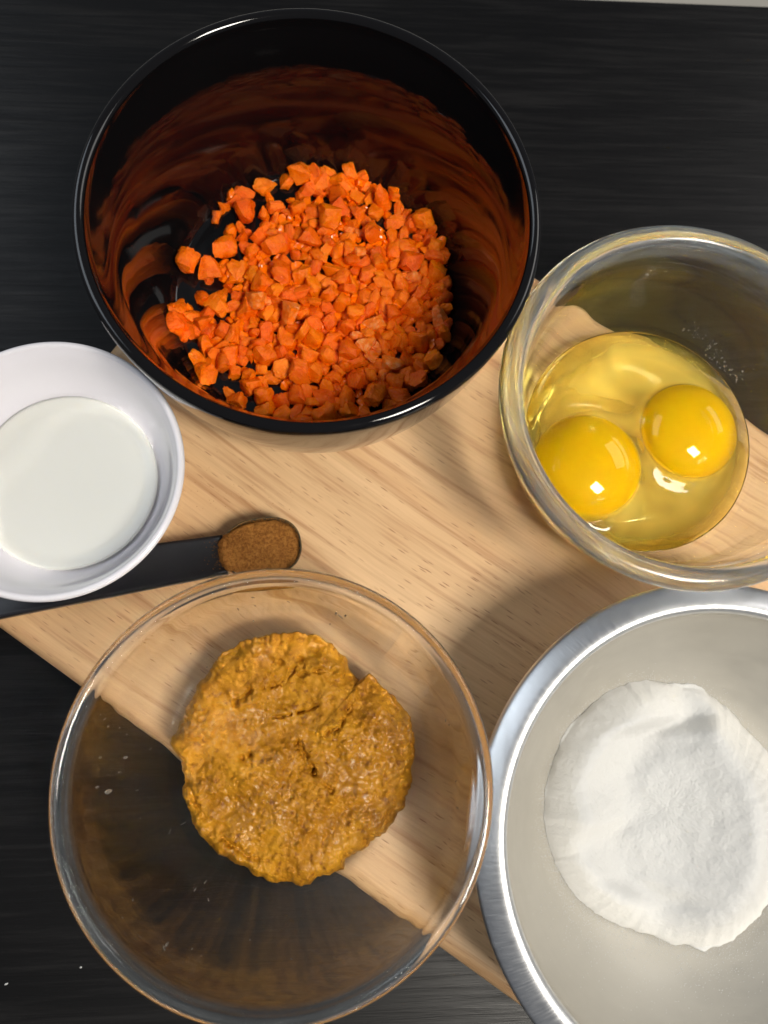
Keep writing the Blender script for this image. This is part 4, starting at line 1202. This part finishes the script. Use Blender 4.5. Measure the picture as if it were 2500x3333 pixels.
    "1,-28,-834;26,342,360,226,80,832,679,997,30,-47,55;34,404,438,351,1863,818,730,717,12,-44,695;18,594,288,251,-2270,2391,717,985,97,-25,-138;4,392,356,355,-1282,178,763,906,-16,-12,"
    "-422;37,353,369,234,-1163,-1203,698,121,15,32,992;32,390,288,268,600,3155,741,646,211,715,-163;36,336,389,271,-125,-308,754,191,282,-628,-700;21,548,327,240,1396,-1515,901,436,-280"
    ",459,-722;21,947,437,284,1005,-172,779,919,282,-57,270;2,553,481,321,785,2802,755,525,708,326,-342;23,837,540,265,930,805,692,566,-14,-16,-824;26,386,392,397,25,2557,799,593,-130,-"
    "231,-760;12,535,322,268,1354,1980,727,999,18,3,-46;7,424,300,378,178,-544,790,853,-252,-113,443;34,562,287,244,272,3021,752,791,-203,561,-133;28,480,310,348,-1907,-380,702,641,-548"
    ",-414,344;35,404,417,257,989,-1922,722,418,45,-136,-897;35,556,474,243,-1380,-272,802,644,144,-505,-557;17,484,338,237,2062,-2624,728,231,299,-838,394;4,584,474,224,-241,-666,750,5"
    "80,757,-79,292;12,444,476,292,2837,-3652,788,614,328,-673,250;7,392,306,294,382,-199,734,337,-8,-705,624;37,573,497,230,924,-3429,718,145,6,30,989;37,549,483,312,189,1521,758,520,7"
    "32,-375,229;37,874,546,332,1857,2132,764,284,12,22,958;18,344,404,243,3440,374,718,998,17,60,-17;5,540,352,276,-3249,-2692,756,978,150,2,146;26,478,439,349,2179,357,743,949,19,-66,"
    "-306;28,577,292,332,2964,2291,754,454,-3,-57,889;20,577,474,292,-365,3837,754,420,16,-14,907;27,409,482,262,-1609,-506,708,799,-1,12,-601;30,401,388,284,3785,-703,742,980,-108,-32,"
    "-166;25,363,284,366,4330,-2487,863,326,7,-867,376;26,595,355,349,3431,1383,738,546,464,668,200;24,715,478,458,498,831,748,507,-516,501,-476;36,391,338,263,3404,-1851,790,689,-374,-"
    "347,515;38,568,313,200,3801,1236,702,450,9,-41,-892;26,373,400,272,1500,-2030,708,3,51,36,998;19,560,444,309,2205,-4550,839,331,435,474,-690;16,547,312,255,2335,158,855,863,-384,96"
    ",315;32,509,475,391,-1759,533,698,42,-779,235,-580;35,451,456,314,2655,-618,747,661,-9,4,750;20,628,546,278,3111,521,742,470,52,-6,-881;5,348,342,317,-562,-2760,789,833,-55,284,-47"
    "1;11,434,375,256,-2160,780,734,562,-97,-114,813;15,411,438,276,1999,1183,717,992,70,34,100;29,593,334,316,-700,87,745,991,-118,-33,-57;23,507,328,242,1503,1152,635,237,786,398,409;"
    "35,433,351,248,3527,3459,750,508,451,-620,-393;7,407,299,283,1709,3684,761,990,18,-19,-140;19,373,288,227,2104,2385,701,998,50,-11,32;29,418,454,227,3035,1344,717,262,-6,12,965;16,"
    "433,297,259,413,1960,718,907,49,-12,-419;10,486,312,256,1021,313,711,732,25,69,678;16,349,323,290,-2360,-1072,755,851,197,67,483;19,449,389,274,674,1665,741,454,-49,-286,-843;36,36"
    "2,473,238,-540,-1161,694,685,-99,706,148;38,422,479,281,-2634,1835,730,140,46,23,989;37,531,361,293,1233,4053,766,904,50,1,425;9,408,303,279,732,-1718,729,989,13,21,145;13,426,461,"
    "387,-684,3642,735,606,-704,-344,139;33,468,311,350,473,-1578,753,680,434,227,545;4,435,351,363,1684,-741,718,645,276,532,474;2,483,422,287,208,-3532,741,461,-2,-67,-885;8,592,289,3"
    "10,-1128,-3187,742,373,-204,402,-811;29,500,370,297,3502,1848,765,649,40,91,754;8,397,321,226,-1319,2348,719,495,-188,300,-793;24,576,285,326,2900,-2635,702,535,-589,423,-434;2,391"
    ",449,254,1258,-3119,655,183,863,116,456;33,427,316,286,883,-3087,769,252,-4,-418,-873;22,482,353,251,2518,1808,811,671,250,698,27;22,356,396,256,4048,1018,743,288,-47,-5,957;37,428"
    ",283,360,-571,-1533,749,162,383,835,361;14,537,396,391,804,1208,663,609,679,-358,-198;17,538,293,250,574,-3574,696,325,665,-335,-583;25,342,464,351,2032,-2241,775,544,23,41,-838;39"
    ",451,326,228,1143,-1718,678,6,-934,156,323;34,365,404,389,-913,2674,755,338,41,-41,939;12,351,288,364,3094,3206,741,519,113,-692,489;2,454,387,232,1974,1824,950,65,-45,518,-852;8,5"
    "42,299,190,4911,-2769,821,621,246,-734,122;37,538,505,233,2853,-3057,711,41,-934,82,347;26,389,402,200,-1768,-1393,676,127,479,-771,-400;2,784,522,273,550,-3737,1004,407,-118,-419,"
    "803;21,610,433,284,3617,-3490,782,539,6,-63,-840;1,569,439,357,-950,4082,802,541,512,-497,-446"
)
NSHAPE = 40


def make_shape(i, mat):
    """one irregular chopped chunk of about unit size: a block with knife-cut corners and rough torn facets"""
    rng = random.Random(100 + i)
    bm = bmesh.new()
    top = rng.uniform(0.45, 1.0)
    n = rng.choice((4, 5, 5, 6, 6, 7))
    a0 = rng.uniform(0, 6.28)
    for lev, s, jz in ((-0.5, 1.0, 0.10), (0.5, top, 0.22)):
        sh = (rng.uniform(-.18, .18), rng.uniform(-.18, .18)) if lev > 0 else (0, 0)
        for k_ in range(n):
            a = a0 + 6.2832 * k_ / n + rng.uniform(-.28, .28)
            rr = 0.5 * s * rng.uniform(0.72, 1.12)
            bm.verts.new((rr * math.cos(a) + sh[0], rr * math.sin(a) + sh[1], lev + rng.uniform(-jz, jz)))
    for _ in range(rng.choice((0, 1, 2, 3))):
        bm.verts.new((rng.uniform(-.5, .5), rng.uniform(-.5, .5), rng.uniform(-.5, .62)))
    r = bmesh.ops.convex_hull(bm, input=bm.verts)
    bmesh.ops.delete(bm, geom=[e for e in r["geom_interior"] if isinstance(e, bmesh.types.BMVert)], context='VERTS')
    me = bpy.data.meshes.new("carrot_piece")
    bm.to_mesh(me); bm.free()
    me.materials.append(mat)
    return me


def roughen(me, i):
    """knife-torn faces: split the facets and pull the new points in and out"""
    bm = bmesh.new(); bm.from_mesh(me)
    for lim in (0.34, 0.24):
        bmesh.ops.triangulate(bm, faces=bm.faces)
        bmesh.ops.subdivide_edges(bm, edges=[e for e in bm.edges if e.calc_length() > lim], cuts=1)
    bmesh.ops.smooth_vert(bm, verts=bm.verts, factor=0.45, use_axis_x=True, use_axis_y=True, use_axis_z=True)
    for v in bm.verts: v.co *= 1.08
    for v in bm.verts:
        q = v.co + Vector((i * 7.1, 3.3, 0))
        v.co *= 1 + 0.18 * noise.noise(q * 2.3) + 0.11 * noise.noise(q * 5.5) + 0.08 * noise.noise(q * 11)
    bmesh.ops.triangulate(bm, faces=bm.faces)
    for f in bm.faces: f.smooth = True
    for e in bm.edges: e.smooth = e.calc_face_angle(0) < 0.62
    bm.to_mesh(me); bm.free()
    return me


SHAPES = [roughen(make_shape(i, M['carrot']), i) for i in range(NSHAPE)]
CORES = []
for me in SHAPES[:10]:
    c = me.copy(); c.materials.clear(); c.materials.append(M['core']); CORES.append(c)
rows = [[int(v) for v in r.split(",")] for r in "".join(PIECES).split(";")]
rng = random.Random(5)
core_spots = [at(365 + .4 * x, 318.5 + .4 * y, 0.018) for x, y in ((1130, 920), (1130, 1080), (1040, 1010), (680, 890), (1060, 510), (990, 405), (1200, 1160), (1490, 880), (1300, 640), (500, 780))]
HC = sum((Vector((r[4], r[5], 0)) for r in rows), Vector()) / len(rows) / 1e5 + CB


def carrot_place(p):
    """clock direction (as the photograph shows the heap) and distance from the heap's middle"""
    d = (p - HC).to_2d()
    across, up = d.x * CR.x + d.y * CR.y, d.x * CU.x + d.y * CU.y
    if d.length < 0.013: return "at the heap's centre", across
    hour = int(round(math.degrees(math.atan2(across, up)) / 30)) % 12
    where = "at %s o'clock " % ("twelve one two three four five six seven eight nine ten eleven".split()[hour])
    return where + ("midway out" if d.length < 0.034 else "by the heap's edge"), across


def label_carrots(objs):
    """size, colour and place; those still alike are told apart by their order from left to right"""
    classes = {}
    for o, size, core in objs:
        word = "large" if size > 0.0085 else "medium" if size > 0.0062 else "small"
        where, across = carrot_place(o.matrix_world.translation)
        classes.setdefault((word, "salmon pink" if core else "orange", where), []).append((across, o))
    num = "zero one two three four five six seven eight nine ten eleven twelve thirteen fourteen fifteen sixteen".split()
    order = "first second third fourth fifth sixth seventh eighth ninth tenth eleventh twelfth thirteenth fourteenth fifteenth sixteenth".split()
    for (word, colour, where), lst in classes.items():
        lst.sort(key=lambda q: q[0])
        n = len(lst)
        for i, (_, o) in enumerate(lst):
            if n == 1: lab = "%s %s carrot piece %s in the black bowl" % (word, colour, where)
            else:
                pre = "leftmost" if i == 0 else "rightmost" if i == n - 1 else order[i] + " from left"
                lab = "%s of %s %s %s carrot pieces %s" % (pre, num[n] if n < 17 else "many", word, colour, where)
            tag(o, lab, "carrot piece", "chopped carrot pieces in the black bowl")


carrots = []
rest_v, rest_f = [], []
for idx, (ks, sx, sy, sz, lx, ly, lz, qw, qx, qy, qz) in enumerate(rows):
    sx, sy, sz = min(sx, 850), min(sy, 850), min(sz, 700)
    mw = (Matrix.Translation(CB + Vector((lx, ly, lz)) / 1e5) @ Quaternion((qw, qx, qy, qz)).normalized().to_matrix().to_4x4()
          @ Matrix.Diagonal((sx / 1e5 * 1.2, sy / 1e5 * 1.2, sz / 1e5 * 1.16, 1)))
    if idx < 299:
        p = mw.translation
        core = any((p - q).to_2d().length < 0.0032 for q in core_spots) and max(sx, sy) > 380
        o = bpy.data.objects.new("carrot_piece", (CORES[ks % 10] if core else SHAPES[ks]))
        COL.objects.link(o)
        o.matrix_world = mw
        carrots.append((o, max(sx, sy) / 1e5, core))
    else:
        b0 = len(rest_v)
        rest_v += [mw @ v.co for v in SHAPES[ks].vertices]
        rest_f += [[b0 + v for v in p.vertices] for p in SHAPES[ks].polygons]
bpy.context.view_layer.update()
label_carrots(carrots)
o = mesh_obj("carrot_mince", rest_v, rest_f, M['carrot'], None, False)
tag(o, "fine orange carrot mince between the larger pieces in the black bowl", "carrot mince", None, "stuff")
#END
